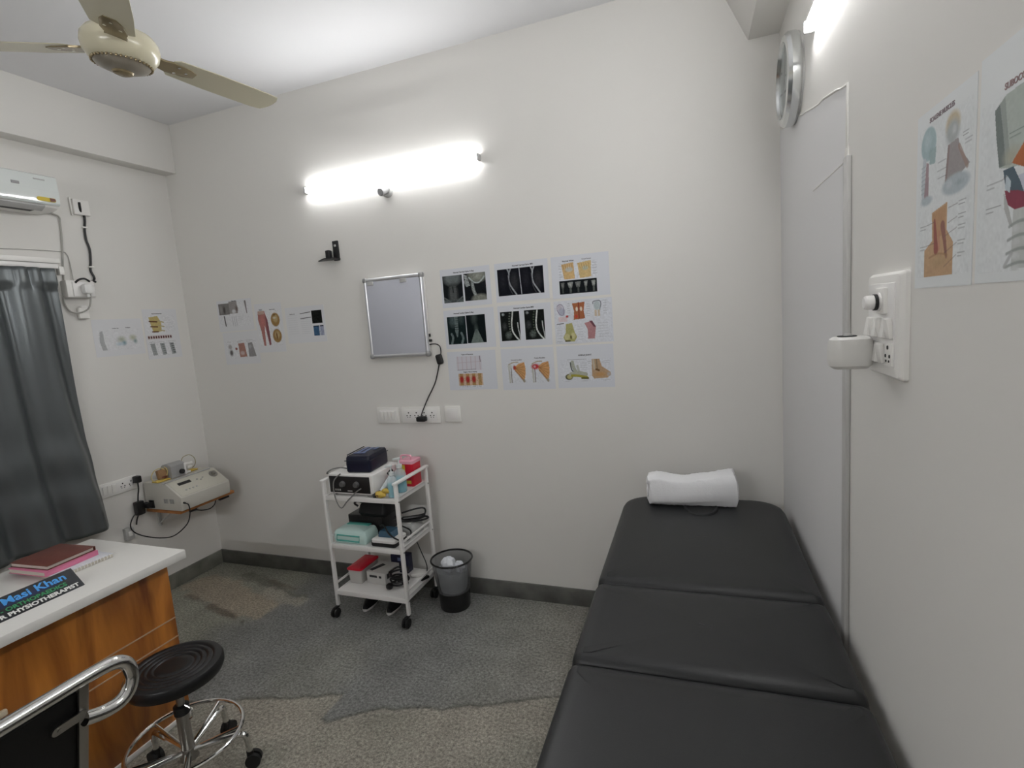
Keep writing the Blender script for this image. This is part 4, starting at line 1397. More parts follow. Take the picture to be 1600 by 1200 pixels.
# left wall low sockets
t = thing('socket_strip', 'long white socket plate low on the left wall behind the therapy machine', 'socket', (0, 2.055, 0.778), LW_ROT)
B().box((0, -0.006, 0), (0.225, 0.012, 0.086), 0.005).done('plate', M_WHITE, t)
B().box((0, -0.0125, 0), (0.195, 0.003, 0.062), 0.001).done('inner_frame', M_WMETAL, t)
for k in range(3):
    B().box((-0.082 + 0.026 * k, -0.0155, 0), (0.023, 0.006, 0.052), 0.002, rot=(rad(5), 0, 0)).done('rocker_switch', M_WHITE, t)
for k in range(2):
    b = B()
    holes(b, 0.022 + 0.05 * k, 0.002, -0.0135)
    b.done('socket_outlet', M_SLOT, t)
t = thing('cable_box', 'small grey box low on the left wall beneath the black cable', 'box', (0, 2.065, 0.478), LW_ROT)
B().box((0, -0.014, 0), (0.052, 0.028, 0.075), 0.004).done('cover', M_LGREY, t)
B().box((0, -0.029, 0), (0.022, 0.003, 0.03), 0.001).done('insert', M_WHITE, t)

# ================================================================== THERAPY MACHINE ON SHELF
t = thing('wall_shelf', 'small orange wooden shelf on the left wall under the therapy machine', 'shelf', (0, 2.40, 0.575), LW_ROT)
B().box((0.0, -0.15, 0), (0.40, 0.30, 0.02), 0.003).done('board', M_WOODS, t)
for x in (-0.13, 0.13):
    b = B()
    b.box((x, -0.004, -0.07), (0.022, 0.008, 0.12), 0.002)
    b.box((x, -0.09, -0.0135), (0.022, 0.18, 0.006), 0.002)
    b.cyl((x, -0.008, -0.11), (x, -0.15, -0.016), 0.005, seg=8)
    b.done('shelf_bracket', M_LGREY, t)
t = thing('therapy_machine', 'white therapy machine with sloped control panel on the wall shelf', 'medical machine', (0, 2.37, 0.587), LW_ROT)
prof = [(-0.012, 0.0), (-0.325, 0.0), (-0.332, 0.085), (-0.205, 0.172), (-0.012, 0.172)]
b = B()
b.prism(prof, -0.175, 0.178, 'YZ', bev=0.005)
b.done('casing', mat('warm_white_casing', (0.62, 0.60, 0.54), 0.4), t)
# sloped panel frame of reference: centre of the slope
sl = math.atan2(0.172 - 0.085, 0.332 - 0.205)
Mp = Matrix.Translation((0, -0.2685, 0.1285)) @ Euler((sl, 0, 0)).to_matrix().to_4x4()


def on_panel(fn):
    b = B()
    fn(b)
    b.xf(Mp)
    return b


on_panel(lambda b: b.box((0, 0, 0.0015), (0.325, 0.140, 0.002), 0.0005)).done('control_panel', mat('cream_panel', (0.60, 0.58, 0.50), 0.45), t)
on_panel(lambda b: b.box((-0.075, 0.030, 0.0035), (0.085, 0.022, 0.003), 0.0008)).done('display', M_SLOT, t)
on_panel(lambda b: (b.lathe([(0.0, 0.002), (0.027, 0.002), (0.027, 0.006), (0.020, 0.008), (0.0, 0.008)], (0.128, 0.022, 0)), b.lathe([(0.0, 0.008), (0.014, 0.008), (0.012, 0.022), (0.0, 0.022)], (0.128, 0.022, 0)))).done('dial', M_DCHROME, t)
for k in range(4):
    on_panel(lambda b: b.cyl((-0.105 + 0.024 * k, -0.030, 0.002), (-0.105 + 0.024 * k, -0.030, 0.006), 0.0055, seg=12)).done('push_button', M_LGREY, t)
for k in range(3):
    on_panel(lambda b: b.box((0.010 + 0.020 * k, 0.024 - 0.012 * (k % 2), 0.0035), (0.011, 0.008, 0.003), 0.001)).done('panel_key', M_GREYP, t)
b = B()
for g in (-0.255, -0.205):
    for k in range(5):
        b.box((-0.1758, g + 0.008 * k - 0.01, 0.060), (0.002, 0.0035, 0.028))
b.done('vent_slots', M_GREYP, t)
B().box((-0.02, -0.205, 0.1745), (0.33, 0.012, 0.006), 0.002).done('carry_handle', M_ALU, t)
b = B()
b.cyl((-0.160, -0.330, 0.052), (-0.160, -0.342, 0.050), 0.006, seg=12)
b.tube([(-0.160, -0.340, 0.050), (-0.150, -0.355, 0.035), (-0.146, -0.350, -0.02), (-0.155, -0.32, -0.09), (-0.185, -0.24, -0.155), (-0.215, -0.16, -0.165), (-0.26, -0.08, -0.140), (-0.295, -0.045, -0.10), (-0.305, -0.040, -0.055), (-0.285, -0.045, -0.01), (-0.262, -0.050, 0.010)], 0.0035, 8, n=8)
b.done('output_cable', M_BLACK, t)
b = B()
b.box((-0.178, -0.070, 0.035), (0.008, 0.04, 0.05), 0.002)
b.box((-0.198, -0.070, 0.035), (0.036, 0.03, 0.03), 0.004)
b.done('power_inlet', M_BLACK, t)
t = thing('mains_plug', 'black plug and cord hanging from the low left wall socket', 'plug', (0.014, 2.152, 0.795), LW_ROT)
B().box((0, -0.020, 0), (0.034, 0.04, 0.042), 0.006).done('plug_body', M_BLACK, t)
b = B()
b.tube([(0, -0.02, -0.018), (-0.004, -0.024, -0.06), (-0.010, -0.020, -0.10), (-0.014, -0.016, -0.137)], 0.0042, 8, n=6)
b.done('cord', M_BLACK, t)
t = thing('black_adapter', 'black power adapter hanging beside the shelf under the machine', 'adapter', (0.012, 2.126, 0.635), LW_ROT)
b = B()
b.box((0.012, -0.020, -0.02), (0.048, 0.036, 0.085), 0.005)
b.box((0.045, -0.030, -0.012), (0.030, 0.03, 0.03), 0.004)
b.done('adapter_body', M_BLACK, t)
b = B()
b.tube([(0.0, -0.018, -0.062), (-0.010, -0.014, -0.09), (-0.016, -0.012, -0.118)], 0.004, 8, n=6)
b.done('lead', M_BLACK, t)
# hanging electrode lead under the shelf
b = B()
b.tube([(0.285, 2.30, 0.560), (0.292, 2.35, 0.535), (0.292, 2.41, 0.525), (0.290, 2.45, 0.545), (0.285, 2.46, 0.575)], 0.0035, 8, n=6)
b.box((0.285, 2.295, 0.556), (0.014, 0.05, 0.014), 0.004)
b.box((0.290, 2.52, 0.557), (0.018, 0.075, 0.014), 0.004)
tag(b.done('electrode_lead', M_BLACK), 'short black lead with clips hanging under the wooden shelf front', 'cable')
# things on top of the machine
t = thing('grey_control_box', 'grey box with a black knob standing on the therapy machine', 'control box', (0, 2.335, 0.762), LW_ROT)
b = B()
b.prism([(-0.06, 0.0), (-0.165, 0.0), (-0.165, 0.078), (-0.125, 0.095), (-0.085, 0.085), (-0.06, 0.06)], -0.055, 0.045, 'YZ', bev=0.004)
b.done('box', mat('mid_grey_paint', (0.36, 0.36, 0.355), 0.5), t)
b = B()
b.lathe([(0.0, 0), (0.016, 0), (0.015, 0.014), (0.009, 0.018), (0.0, 0.018)], (0.012, -0.166, 0.030), axis='Y', seg=16)
b.done('knob', M_BLACK, t)
B().box((0.040, -0.166, 0.04), (0.012, 0.004, 0.075), 0.001).done('edge_strip', M_WMETAL, t)
t = thing('electrode_pad', 'tan rubber electrode pad with looped yellow lead, left of the grey box', 'electrode pad', (0, 2.235, 0.762), LW_ROT)
B().box((0.01, -0.125, 0.040), (0.055, 0.030, 0.060), 0.006, rot=(rad(-10), 0, 0)).done('pad', M_BROWNPAD, t)
B().box((0.012, -0.143, 0.022), (0.032, 0.006, 0.012), 0.002).done('connector', M_BROWNBK, t)
b = B()
b.tube([(0.03, -0.135, 0.06), (0.0, -0.14, 0.082), (-0.045, -0.14, 0.075), (-0.068, -0.14, 0.04), (-0.05, -0.14, 0.012), (-0.01, -0.14, 0.010), (0.03, -0.143, 0.03), (0.036, -0.143, 0.065), (0.02, -0.14, 0.085)], 0.0028, 6, n=8)
b.done('lead', mat('yellow_cable', (0.62, 0.50, 0.22), 0.5), t)
B().box((-0.005, -0.135, 0.0045), (0.085, 0.055, 0.009), 0.003).done('sponge', M_YELLOW, t)
t = thing('white_connector', 'white plugs with a looped grey lead, right of the grey box', 'connector', (0, 2.43, 0.762), LW_ROT)
b = B()
b.box((-0.025, -0.10, 0.040), (0.026, 0.04, 0.06), 0.006)
b.cyl((-0.01, -0.10, 0.052), (0.045, -0.10, 0.046), 0.012, seg=14)
b.box((0.012, -0.11, 0.030), (0.035, 0.03, 0.02), 0.006)
b.box((-0.028, -0.11, 0.006), (0.05, 0.07, 0.012), 0.002)
b.done('plug_body', M_WHITE, t)
b = B()
b.tube([(-0.03, -0.10, 0.07), (-0.01, -0.10, 0.100), (0.035, -0.10, 0.105), (0.068, -0.10, 0.075), (0.07, -0.10, 0.035), (0.045, -0.10, 0.012)], 0.0026, 6, n=8)
b.done('lead', mat('tan_cable', (0.42, 0.37, 0.24), 0.5), t)
B().box((0.022, -0.12, 0.0045), (0.055, 0.05, 0.009), 0.003).done('sponge', M_YELLOW, t)

# ================================================================== TROLLEY
TX0, TX1, TY0, TY1 = 1.350, 1.830, 2.262, 2.598
t = thing('trolley', 'white three-tier steel trolley on black casters against the back wall', 'trolley', ((TX0 + TX1) / 2, (TY0 + TY1) / 2, 0))
hx, hy = (TX1 - TX0) / 2, (TY1 - TY0) / 2
for sx in (-1, 1):
    for sy in (-1, 1):
        B().box((sx * (hx - 0.008), sy * (hy - 0.010), 0.435), (0.017, 0.022, 0.735), 0.003).done('post', M_WMETAL, t)
        b = B()
        b.cyl((sx * (hx - 0.008), sy * (hy - 0.010), 0.055), (sx * (hx - 0.008), sy * (hy - 0.010), 0.072), 0.006, seg=10)
        b.box((sx * (hx - 0.008) - 0.012, sy * (hy - 0.010) - 0.010, 0.045), (0.020, 0.034, 0.034), 0.008)
        cs = b.done('caster', M_BLACK, t)
        b = B()
        for w_ in (-0.011, 0.011):
            cx, cy = sx * (hx - 0.008) - 0.012, sy * (hy - 0.010) - 0.014
            b.lathe([(0.0, -0.007), (0.020, -0.007), (0.026, -0.004), (0.026, 0.004), (0.020, 0.007), (0.0, 0.007)], (cx + w_, cy, 0.026), axis='X', seg=20)
        b.done('wheel', M_RUBBER, cs)
    B().box((sx * (hx - 0.008), 0, 0.800), (0.026, 2 * hy + 0.014, 0.012), 0.003).done('top_rail', M_WMETAL, t)
for zt in (0.714, 0.434, 0.157):
    b = B()
    b.box((0, 0, zt - 0.004), (2 * hx - 0.030, 2 * hy - 0.006, 0.003))
    for sy in (-1, 1):
        b.box((0, sy * (hy - 0.004), zt - 0.010), (2 * hx - 0.030, 0.004, 0.026), 0.001)
    for sx in (-1, 1):
        b.box((sx * (hx - 0.017), 0, zt - 0.010), (0.004, 2 * hy - 0.006, 0.026), 0.001)
    b.done('shelf', M_WMETAL, t)
for zt in (0.434, 0.157):
    for sx in (-1, 1):
        b = B()
        b.box((sx * (hx - 0.008), 0, zt + 0.040), (0.008, 2 * hy - 0.04, 0.012), 0.002)
        b.done('guard_rail', M_WMETAL, t)
b = B()
for sx in (-1, 1):
    for zt in (0.70, 0.42, 0.145):
        b.ball((sx * hx, -hy + 0.012, zt), 0.005, seg=8)
        b.ball((sx * hx, hy - 0.012, zt), 0.005, seg=8)
b.done('bolts', M_DCHROME, t)

ZT, ZM, ZL = 0.7125, 0.4325, 0.1555
# --- top shelf
t = thing('ultrasound_machine', 'white box machine with black front and two grey knobs on the top trolley shelf', 'medical machine', (1.525, 2.405, ZT))
B().box((0, 0.015, 0.066), (0.295, 0.265, 0.112), 0.006).done('casing', M_WMETAL, t)
B().box((-0.004, -0.120, 0.066), (0.262, 0.006, 0.092), 0.002).done('front_panel', M_BLACK, t)
for x in (-0.045, 0.045):
    b = B()
    b.lathe([(0.0, 0), (0.017, 0), (0.014, 0.016), (0.0, 0.016)], (x, -0.123, 0.070), axis='Y', seg=18)
    b.done('knob', mat('dim_grey_plastic', (0.12, 0.12, 0.12), 0.4), t)
b = B()
for k in range(3):
    b.box((-0.095 + 0.014 * k, -0.1235, 0.036), (0.008, 0.002, 0.010))
b.box((-0.002, -0.1235, 0.032), (0.03, 0.002, 0.005))
b.done('panel_marks', M_LGREY, t)
b = B()
for x in (-0.12, 0.12):
    for y in (-0.09, 0.12):
        b.cyl((x, y, 0), (x, y, 0.011), 0.010, seg=10)
b.done('feet', M_BLACK, t)
b = B()
b.tube([(-0.145, -0.02, 0.10), (-0.185, -0.03, 0.095), (-0.20, -0.06, 0.105), (-0.165, -0.06, 0.128), (-0.11, -0.05, 0.138), (-0.06, -0.04, 0.130)], 0.004, 8, n=6)
b.tube([(-0.058, -0.118, 0.126), (-0.092, -0.135, 0.09), (-0.095, -0.142, 0.03), (-0.075, -0.150, -0.03), (-0.045, -0.155, -0.055), (-0.010, -0.150, -0.02), (0.045, -0.140, 0.03), (0.075, -0.128, 0.05)], 0.0034, 8, n=8)
b.done('cable', mat('grey_cable', (0.22, 0.22, 0.21), 0.5), t)

t = thing('nylon_case', 'navy blue zipped nylon case lying on the black-fronted machine', 'case', (1.550, 2.425, ZT + 0.1225))
Mb = Euler((0, 0, rad(6))).to_matrix().to_4x4()
b = B()
b.pillow(rrect(-0.075, 0.075, -0.105, 0.105, 0.016), [(0.006, 0.0), (0, 0.008), (-0.001, 0.05), (0.002, 0.082), (0.008, 0.092)], 0.006)
b.xf(Mb)
b.done('case_body', M_NAVY, t)
b = B()
b.tube([(-0.078, -0.105, 0.068), (0.078, -0.105, 0.068), (0.078, 0.10, 0.072)], 0.0025, 6)
b.tube([(-0.066, -0.09, 0.097), (-0.066, 0.09, 0.099)], 0.003, 6)
b.xf(Mb)
b.done('zipper', mat('navy_black_zip', (0.006, 0.008, 0.02), 0.4), t)
b = B()
for (x, y, sx_, sy_) in ((-0.030, 0.02, 0.018, 0.12), (0.004, 0.02, 0.018, 0.10), (-0.014, -0.05, 0.07, 0.016), (0.035, 0.05, 0.02, 0.05)):
    b.box((x, y, 0.0985), (sx_, sy_, 0.003), 0.001)
b.xf(Mb)
b.done('printed_mark', M_NAVYL, t)


def pump_bottle(label, x, y, r, h, z0):
    t = thing('pump_bottle', label, 'bottle', (x, y, z0), 0, 'clear pump bottles on the trolley')
    B().lathe([(0.0, 0), (r * 0.9, 0), (r, 0.006), (r, h * 0.72), (r * 0.85, h * 0.86), (r * 0.42, h * 0.96), (r * 0.42, h), (0.0, h)], seg=24).done('bottle_body', M_CLEAR, t)
    B().lathe([(0.0, 0.003), (r * 0.84, 0.003), (r * 0.93, 0.008), (r * 0.93, h * 0.60), (0.0, h * 0.60)], seg=24).done('gel', M_BLUEGEL, t)
    b = B()
    b.cyl((0, 0, h), (0, 0, h + 0.018), r * 0.5, seg=16)
    b.cyl((0, 0, h + 0.018), (0, 0, h + 0.045), 0.004, seg=10)
    b.box((-0.010, -0.004, h + 0.050), (0.042, 0.014, 0.011), 0.003, rot=(0, rad(-8), rad(15)))
    b.done('pump', mat('pale_plastic', (0.72, 0.76, 0.76), 0.25), t)
    return t


pump_bottle('blue pump bottle, nearer the red sharps bin on the trolley', 1.769, 2.402, 0.034, 0.135, ZT)
pump_bottle('blue pump bottle, nearer the front post of the trolley', 1.772, 2.318, 0.028, 0.118, ZT)
t = thing('sharps_bin', 'red sharps bin with pink handled lid on the top trolley shelf', 'sharps bin', (1.758, 2.530, ZT))
b = B()
b.pillow(rrect(-0.044, 0.044, -0.048, 0.048, 0.010), [(0.004, 0), (0.002, 0.004), (0.0, 0.125), (0.0, 0.135)], 0, 1)
b.done('bin_body', M_RED, t)
b = B()
b.pillow(rrect(-0.047, 0.047, -0.051, 0.051, 0.011), [(0, 0.130), (0, 0.146), (0.006, 0.150)], 0.0, 1)
b.done('lid', M_PINK, t)
b = B()
b.tube([(-0.040, -0.02, 0.148), (-0.038, -0.02, 0.172), (0.020, -0.02, 0.172), (0.024, -0.02, 0.148)], 0.005, 8, n=4)
b.done('handle', M_PINK, t)
B().box((-0.020, -0.0485, 0.105), (0.032, 0.002, 0.040), 0.0008).done('hazard_label', M_YELLOWD, t)
B().box((0.004, -0.0485, 0.026), (0.050, 0.002, 0.018), 0.0008).done('warning_strip', M_YELLOWD, t)
t = thing('yellow_sponge', 'crumpled yellow sponge pads at the front of the top trolley shelf', 'sponge', (1.722, 2.288, ZT))
b = B()
b.ball((-0.010, 0.0, 0.018), 0.032, scale=(1.1, 0.6, 0.56), seg=14)
b.ball((0.020, 0.012, 0.036), 0.026, scale=(1.1, 0.7, 0.5), seg=14)
b.jitter(0.0025, 3)
b.done('pads', M_YELLOW, t)
B().ball((-0.018, -0.016, 0.018), 0.008, scale=(1, 0.6, 0.8), seg=10).done('stud', M_BROWNBK, t)
t = thing('ultrasound_probe', 'white probe wand with black tips leaning beside the machine', 'probe', (1.654, 2.36, ZT))
b = B()
b.tube([(0.042, -0.045, 0.022), (0.058, 0.018, 0.070), (0.064, 0.052, 0.098)], lambda q: 0.012 + 0.004 * q, 12, n=4)
b.done('wand', mat('bluish_white_plastic', (0.60, 0.66, 0.68), 0.3), t)
b = B()
b.tube([(0.020, -0.085, 0.010), (0.042, -0.045, 0.0225)], 0.0125, 12)
b.done('grip', M_BLACK, t)
b = B()
b.cyl((0.050, 0.03, 0.100), (0.054, 0.06, 0.114), 0.010, seg=12)
b.done('probe_tip', M_BLACK, t)
b = B()
b.tube([(0.022, -0.080, 0.012), (-0.012, -0.088, 0.012), (0.0, -0.076, 0.008), (0.014, -0.070, 0.006)], 0.0034, 8, n=6)
b.done('probe_cable', mat('grey_cable', (0.22, 0.22, 0.21), 0.5), t)

# --- middle shelf
t = thing('black_unit', 'flat black electronic unit on the middle trolley shelf', 'electronic unit', (1.490, 2.507, ZM))
B().box((0, 0, 0.060), (0.232, 0.170, 0.110), 0.004).done('casing', mat('black_metal', (0.02, 0.02, 0.02), 0.3), t)
B().box((0, -0.086, 0.062), (0.222, 0.003, 0.095), 0.001).done('front_panel', M_BLACK, t)
b = B()
for x in (-0.1, 0.1):
    for y in (-0.06, 0.06):
        b.cyl((x, y, 0), (x, y, 0.006), 0.009, seg=10)
b.done('feet', M_BLACK, t)
t = thing('black_pouch', 'soft black pouch on the black electronic unit', 'pouch', (1.535, 2.480, ZM + 0.1155))
b = B()
b.pillow(rrect(-0.085, 0.11, -0.075, 0.07, 0.03), [(0.01, 0), (0.0, 0.02), (0.012, 0.06), (0.03, 0.082)], 0.012)
b.jitter(0.002, 5)
b.done('pouch_body', mat('black_nylon', (0.008, 0.008, 0.009), 0.55), t)
b = B()
b.tube([(-0.08, -0.06, 0.055), (-0.095, -0.07, 0.075), (-0.07, -0.075, 0.09), (-0.05, -0.06, 0.08)], 0.006, 8, n=5)
b.done('strap', M_BLACK, t)
t = thing('wipes_pack', 'mint green pack of wet wipes on the middle trolley shelf', 'wipes', (1.484, 2.353, ZM))
b = B()
b.pillow(rrect(-0.118, 0.100, -0.066, 0.060, 0.016), [(0.010, 0), (0.0, 0.016), (-0.001, 0.040), (0.006, 0.064), (0.016, 0.074)], 0.005)
b.done('pack', M_TEALL, t)
b = B()
b.tube([(-0.092, -0.0680, 0.020), (0.056, -0.0680, 0.018), (0.060, -0.0665, 0.048), (-0.088, -0.0665, 0.050)], 0.004, 8, closed=True)
b.done('printed_panel', M_TEAL, t)
B().box((-0.01, 0.035, 0.0785), (0.15, 0.03, 0.006), 0.003).done('lid_flap', M_TEAL, t)
t = thing('slate_device', 'white and slate blue handheld device at the front of the middle trolley shelf', 'device', (1.690, 2.352, ZM))
b = B()
b.pillow(rrect(-0.078, 0.080, -0.065, 0.065, 0.016), [(0.003, 0), (0, 0.004), (0.0, 0.022)], 0, 1)
b.done('base', M_BLACK, t)
b = B()
b.pillow(rrect(-0.076, 0.078, -0.063, 0.063, 0.016), [(0, 0.022), (0, 0.036), (0.012, 0.044)], 0, 1)
b.done('casing', M_WMETAL, t)
b = B()
b.pillow(rrect(-0.050, 0.052, -0.036, 0.056, 0.014), [(0, 0.040), (0.004, 0.064), (0.012, 0.074)], 0.003, 2)
b.done('screen_block', M_BLUE, t)
t = thing('grey_device', 'pale grey rounded device at the back of the middle trolley shelf', 'device', (1.735, 2.505, ZM))
b = B()
b.pillow(rrect(-0.050, 0.060, -0.055, 0.065, 0.025), [(0.004, 0), (0, 0.01), (0.004, 0.045), (0.015, 0.062)], 0.004)
b.done('casing', M_LGREY, t)
B().box((0.0, -0.01, 0.066), (0.05, 0.05, 0.006), 0.002).done('lid', M_WHITE, t)
b = B()
b.tube([(1.665, 2.47, 0.535), (1.72, 2.45, 0.522), (1.80, 2.50, 0.508), (1.822, 2.56, 0.500), (1.80, 2.575, 0.503), (1.745, 2.49, 0.516), (1.69, 2.46, 0.530)], 0.0055, 8, n=8, closed=False)
b.tube([(1.69, 2.50, 0.545), (1.76, 2.53, 0.562), (1.80, 2.56, 0.560), (1.81, 2.56, 0.535), (1.80, 2.52, 0.515), (1.74, 2.46, 0.512), (1.67, 2.44, 0.523)], 0.0050, 8, n=8)
b.tube([(1.60, 2.405, 0.500), (1.66, 2.36, 0.525), (1.73, 2.305, 0.500), (1.79, 2.31, 0.470), (1.80, 2.38, 0.450), (1.775, 2.44, 0.470), (1.74, 2.40, 0.515)], 0.0045, 8, n=8)
b.tube([(1.72, 2.46, 0.527), (1.78, 2.52, 0.520), (1.80, 2.56, 0.515)], 0.013, 8, n=4)
tag(b.done('cable_coil', M_BLACK), 'loose coil of black cable on the middle trolley shelf', 'cable')

# --- bottom shelf
t = thing('storage_box', 'milky plastic box with a red lid on the bottom trolley shelf', 'box', (1.424, 2.445, ZL))
b = B()
b.pillow(rrect(-0.047, 0.047, -0.088, 0.088, 0.012), [(0.008, 0), (0.006, 0.004), (0.0, 0.085)], 0, 1)
b.done('box_body', M_MILK, t)
b = B()
b.pillow(rrect(-0.051, 0.051, -0.092, 0.092, 0.013), [(0, 0.083), (0, 0.091), (0.006, 0.095)], 0, 1)
b.done('lid', M_RED, t)
t = thing('carton', 'white printed cardboard carton on the bottom trolley shelf', 'box', (1.556, 2.450, ZL), rad(-3))
B().box((0, 0, 0.036), (0.130, 0.140, 0.072), 0.002).done('carton_body', mat('white_card', (0.62, 0.61, 0.59), 0.5), t)
b = B()
b.box((-0.018, -0.0703, 0.046), (0.052, 0.0012, 0.013))
b.done('printed_band', M_INK, t)
B().box((0.030, -0.0703, 0.046), (0.016, 0.0012, 0.013)).done('printed_mark', M_INK, t)
B().box((-0.03, -0.01, 0.0722), (0.03, 0.09, 0.0012), rot=(0, 0, rad(-22))).done('printed_stripe', M_INK, t)
B().box((0.0652, -0.03, 0.045), (0.0012, 0.045, 0.03)).done('side_label', M_INK, t)
t = thing('navy_carton', 'dark navy box behind the white carton on the bottom trolley shelf', 'box', (1.615, 2.560, ZL))
B().box((0, 0, 0.055), (0.115, 0.056, 0.110), 0.003).done('carton_body', mat('navy_card', (0.02, 0.022, 0.05), 0.45), t)
B().box((0.015, -0.0284, 0.085), (0.05, 0.0012, 0.02)).done('print', M_NAVYL, t)
b = B()
rn = random.Random(9)
pts = []
for k in range(26):
    a_ = k * 1.15
    pts.append((1.700 + 0.050 * math.cos(a_) + rn.uniform(-0.012, 0.012), 2.395 + 0.045 * math.sin(a_) + rn.uniform(-0.012, 0.012), ZL + 0.012 + 0.0032 * k + rn.uniform(-0.002, 0.002)))
b.tube(pts, 0.0055, 8, n=6)
b.box((1.665, 2.345, ZL + 0.02), (0.035, 0.035, 0.030), 0.010)
b.box((1.725, 2.37, ZL + 0.050), (0.04, 0.03, 0.022), 0.008, rot=(0.2, 0.5, 0.4))
tag(b.done('cable_bundle', M_BLACK), 'tangled black cable bundle on the bottom trolley shelf', 'cable')
t = thing('white_adapter', 'white flat adapter with black clip lead at the right of the bottom trolley shelf', 'adapter', (1.725, 2.545, ZL))
B().box((0.02, -0.015, 0.012), (0.085, 0.06, 0.022), 0.006, rot=(0, 0, rad(20))).done('adapter_body', M_WHITE, t)
b = B()
b.box((0.085, -0.06, 0.012), (0.016, 0.055, 0.016), 0.004, rot=(0, 0, rad(-25)))
b.tube([(0.088, -0.045, 0.018), (0.090, -0.035, 0.08), (0.070, -0.05, 0.17), (0.062, -0.07, 0.235), (0.064, -0.10, 0.268)], 0.0028, 6, n=8)
b.done('lead', M_BLACK, t)

# --- under the trolley
for i, (x, y, lab) in enumerate(((1.478, 2.345, 'dark shoe with a pale rim under the trolley, nearer the desk side'), (1.640, 2.345, 'dark shoe with a pale rim under the trolley, nearer the waste bin side'))):
    t = thing('shoe', lab, 'shoe', (x, y, 0), rad(8), 'pair of dark shoes under the trolley')
    b = B()
    sole = [(0.038 * math.cos(a_) * (1.0 if math.sin(a_) < 0 else 0.8), 0.105 + 0.115 * math.sin(a_)) for a_ in [2 * PI * k / 24 for k in range(24)]]
    b.pillow(sole, [(0.002, 0), (0, 0.004), (0.0, 0.012)], 0, 1)
    b.done('sole', M_WMETAL, t)
    b = B()
    R = []
    for k in range(9):
        q = k / 8
        yy = 0.0 + 0.12 * q
        hh = 0.018 + 0.034 * math.sin(min(1, q * 0.9 + 0.15) * PI / 2)
        ww = 0.036 * math.sin(min(1.0, 0.25 + q) * PI / 2)
        R.append([Vector((ww * math.cos(a_), yy, 0.012 + hh * max(0, math.sin(a_)))) for a_ in [2 * PI * j / 16 for j in range(16)]])
    b.rings(R)
    b.done('upper', M_BLACK, t)

# ================================================================== WASTE BIN
t = thing('waste_bin', 'smoky see-through waste bin with crumpled paper beside the trolley', 'bin', (1.974, 2.522, 0))
r0, r1, hb = 0.092, 0.116, 0.285
B().lathe([(r0, 0.105), (r1, hb), (r1 - 0.003, hb), (r0 + 0.0, 0.11), (r0 - 0.003, 0.105)], seg=40).done('clear_wall', M_BINP, t)
B().lathe([(0.0, 0.0), (r0 - 0.01, 0.0), (r0 - 0.006, 0.008), (r0 - 0.002, 0.105), (r0 - 0.006, 0.105), (r0 - 0.012, 0.012), (0.0, 0.010)], seg=40).done('dark_base', M_BIND, t)
b = B()
b.tube([((r1 + 0.001) * math.cos(2 * PI * k / 40), (r1 + 0.001) * math.sin(2 * PI * k / 40), hb) for k in range(40)], 0.0055, 8, closed=True)
b.done('rim', M_BIND, t)
o = thing('bin_liner', 'thin white plastic liner inside the smoky waste bin', 'bin liner', (1.974, 2.522, 0.0))
b = B()
b.lathe([(0.0, 0.07), (0.06, 0.075), (0.078, 0.12), (0.086, 0.20), (0.088, 0.225), (0.080, 0.20), (0.05, 0.19), (0.0, 0.18)], seg=28)
b.jitter(0.004, 8)
b.done('liner_film', M_BAGT, o)
for i, (x, y, z, r, lab) in enumerate(((-0.020, -0.005, 0.250, 0.042, 'largest crumpled white tissue in the waste bin'), (0.040, 0.010, 0.235, 0.030, 'smaller crumpled white tissue at the right in the waste bin'))):
    b = B()
    b.ball((1.974 + x, 2.522 + y, z), r, seg=18, scale=(1.0, 0.9, 1.05))
    b.jitter(0.006, 20 + i)
    tag(b.done('crumpled_tissue', M_TISSUE, sharp=15), lab, 'paper', 'crumpled tissues in the bin')

# ================================================================== DESK
t = thing('desk', 'desk with white top and orange wooden front panel in the left foreground', 'desk', (0.985, 0.60, 0))
DX0, DX1, DY0, DY1 = -0.305, 0.300, -0.95, 0.890
B().box(((DX0 + DX1) / 2, (DY0 + DY1) / 2, 0.732), (DX1 - DX0, DY1 - DY0, 0.036), 0.003).done('table_top', M_TABLE, t)
B().box((0.207, (DY0 + DY1) / 2 - 0.01, 0.357), (0.018, DY1 - DY0 - 0.04, 0.714), 0.001).done('front_panel', M_WOOD, t)
for y in (DY1 - 0.040, DY0 + 0.04):
    B().box((-0.04, y, 0.357), (0.476, 0.018, 0.714), 0.001).done('side_panel', M_WOOD, t)
M_STRIP = mat('pale_edge_strip', (0.50, 0.34, 0.22), 0.4)
for z in (0.452, 0.368):
    B().box((0.217, (DY0 + DY1) / 2 - 0.01, z), (0.003, DY1 - DY0 - 0.04, 0.005)).done('trim_strip', M_STRIP, t)
B().box((0.216, (DY0 + DY1) / 2 - 0.008, 0.012), (0.012, DY1 - DY0 - 0.03, 0.022), 0.002).done('foot_strip', M_TABLE, t)
b = B()
b.box((0.229, 0.215, 0.476), (0.016, 0.115, 0.022), 0.006)
for y in (0.17, 0.26):
    b.box((0.219, y, 0.476), (0.010, 0.012, 0.012))
b.done('pull_handle', mat('cream_plastic', (0.70, 0.60, 0.45), 0.4), t)
B().box((0.199, (DY0 + DY1) / 2 - 0.01, 0.709), (0.012, DY1 - DY0 - 0.04, 0.010)).done('shadow_gap', M_SLOT, t)

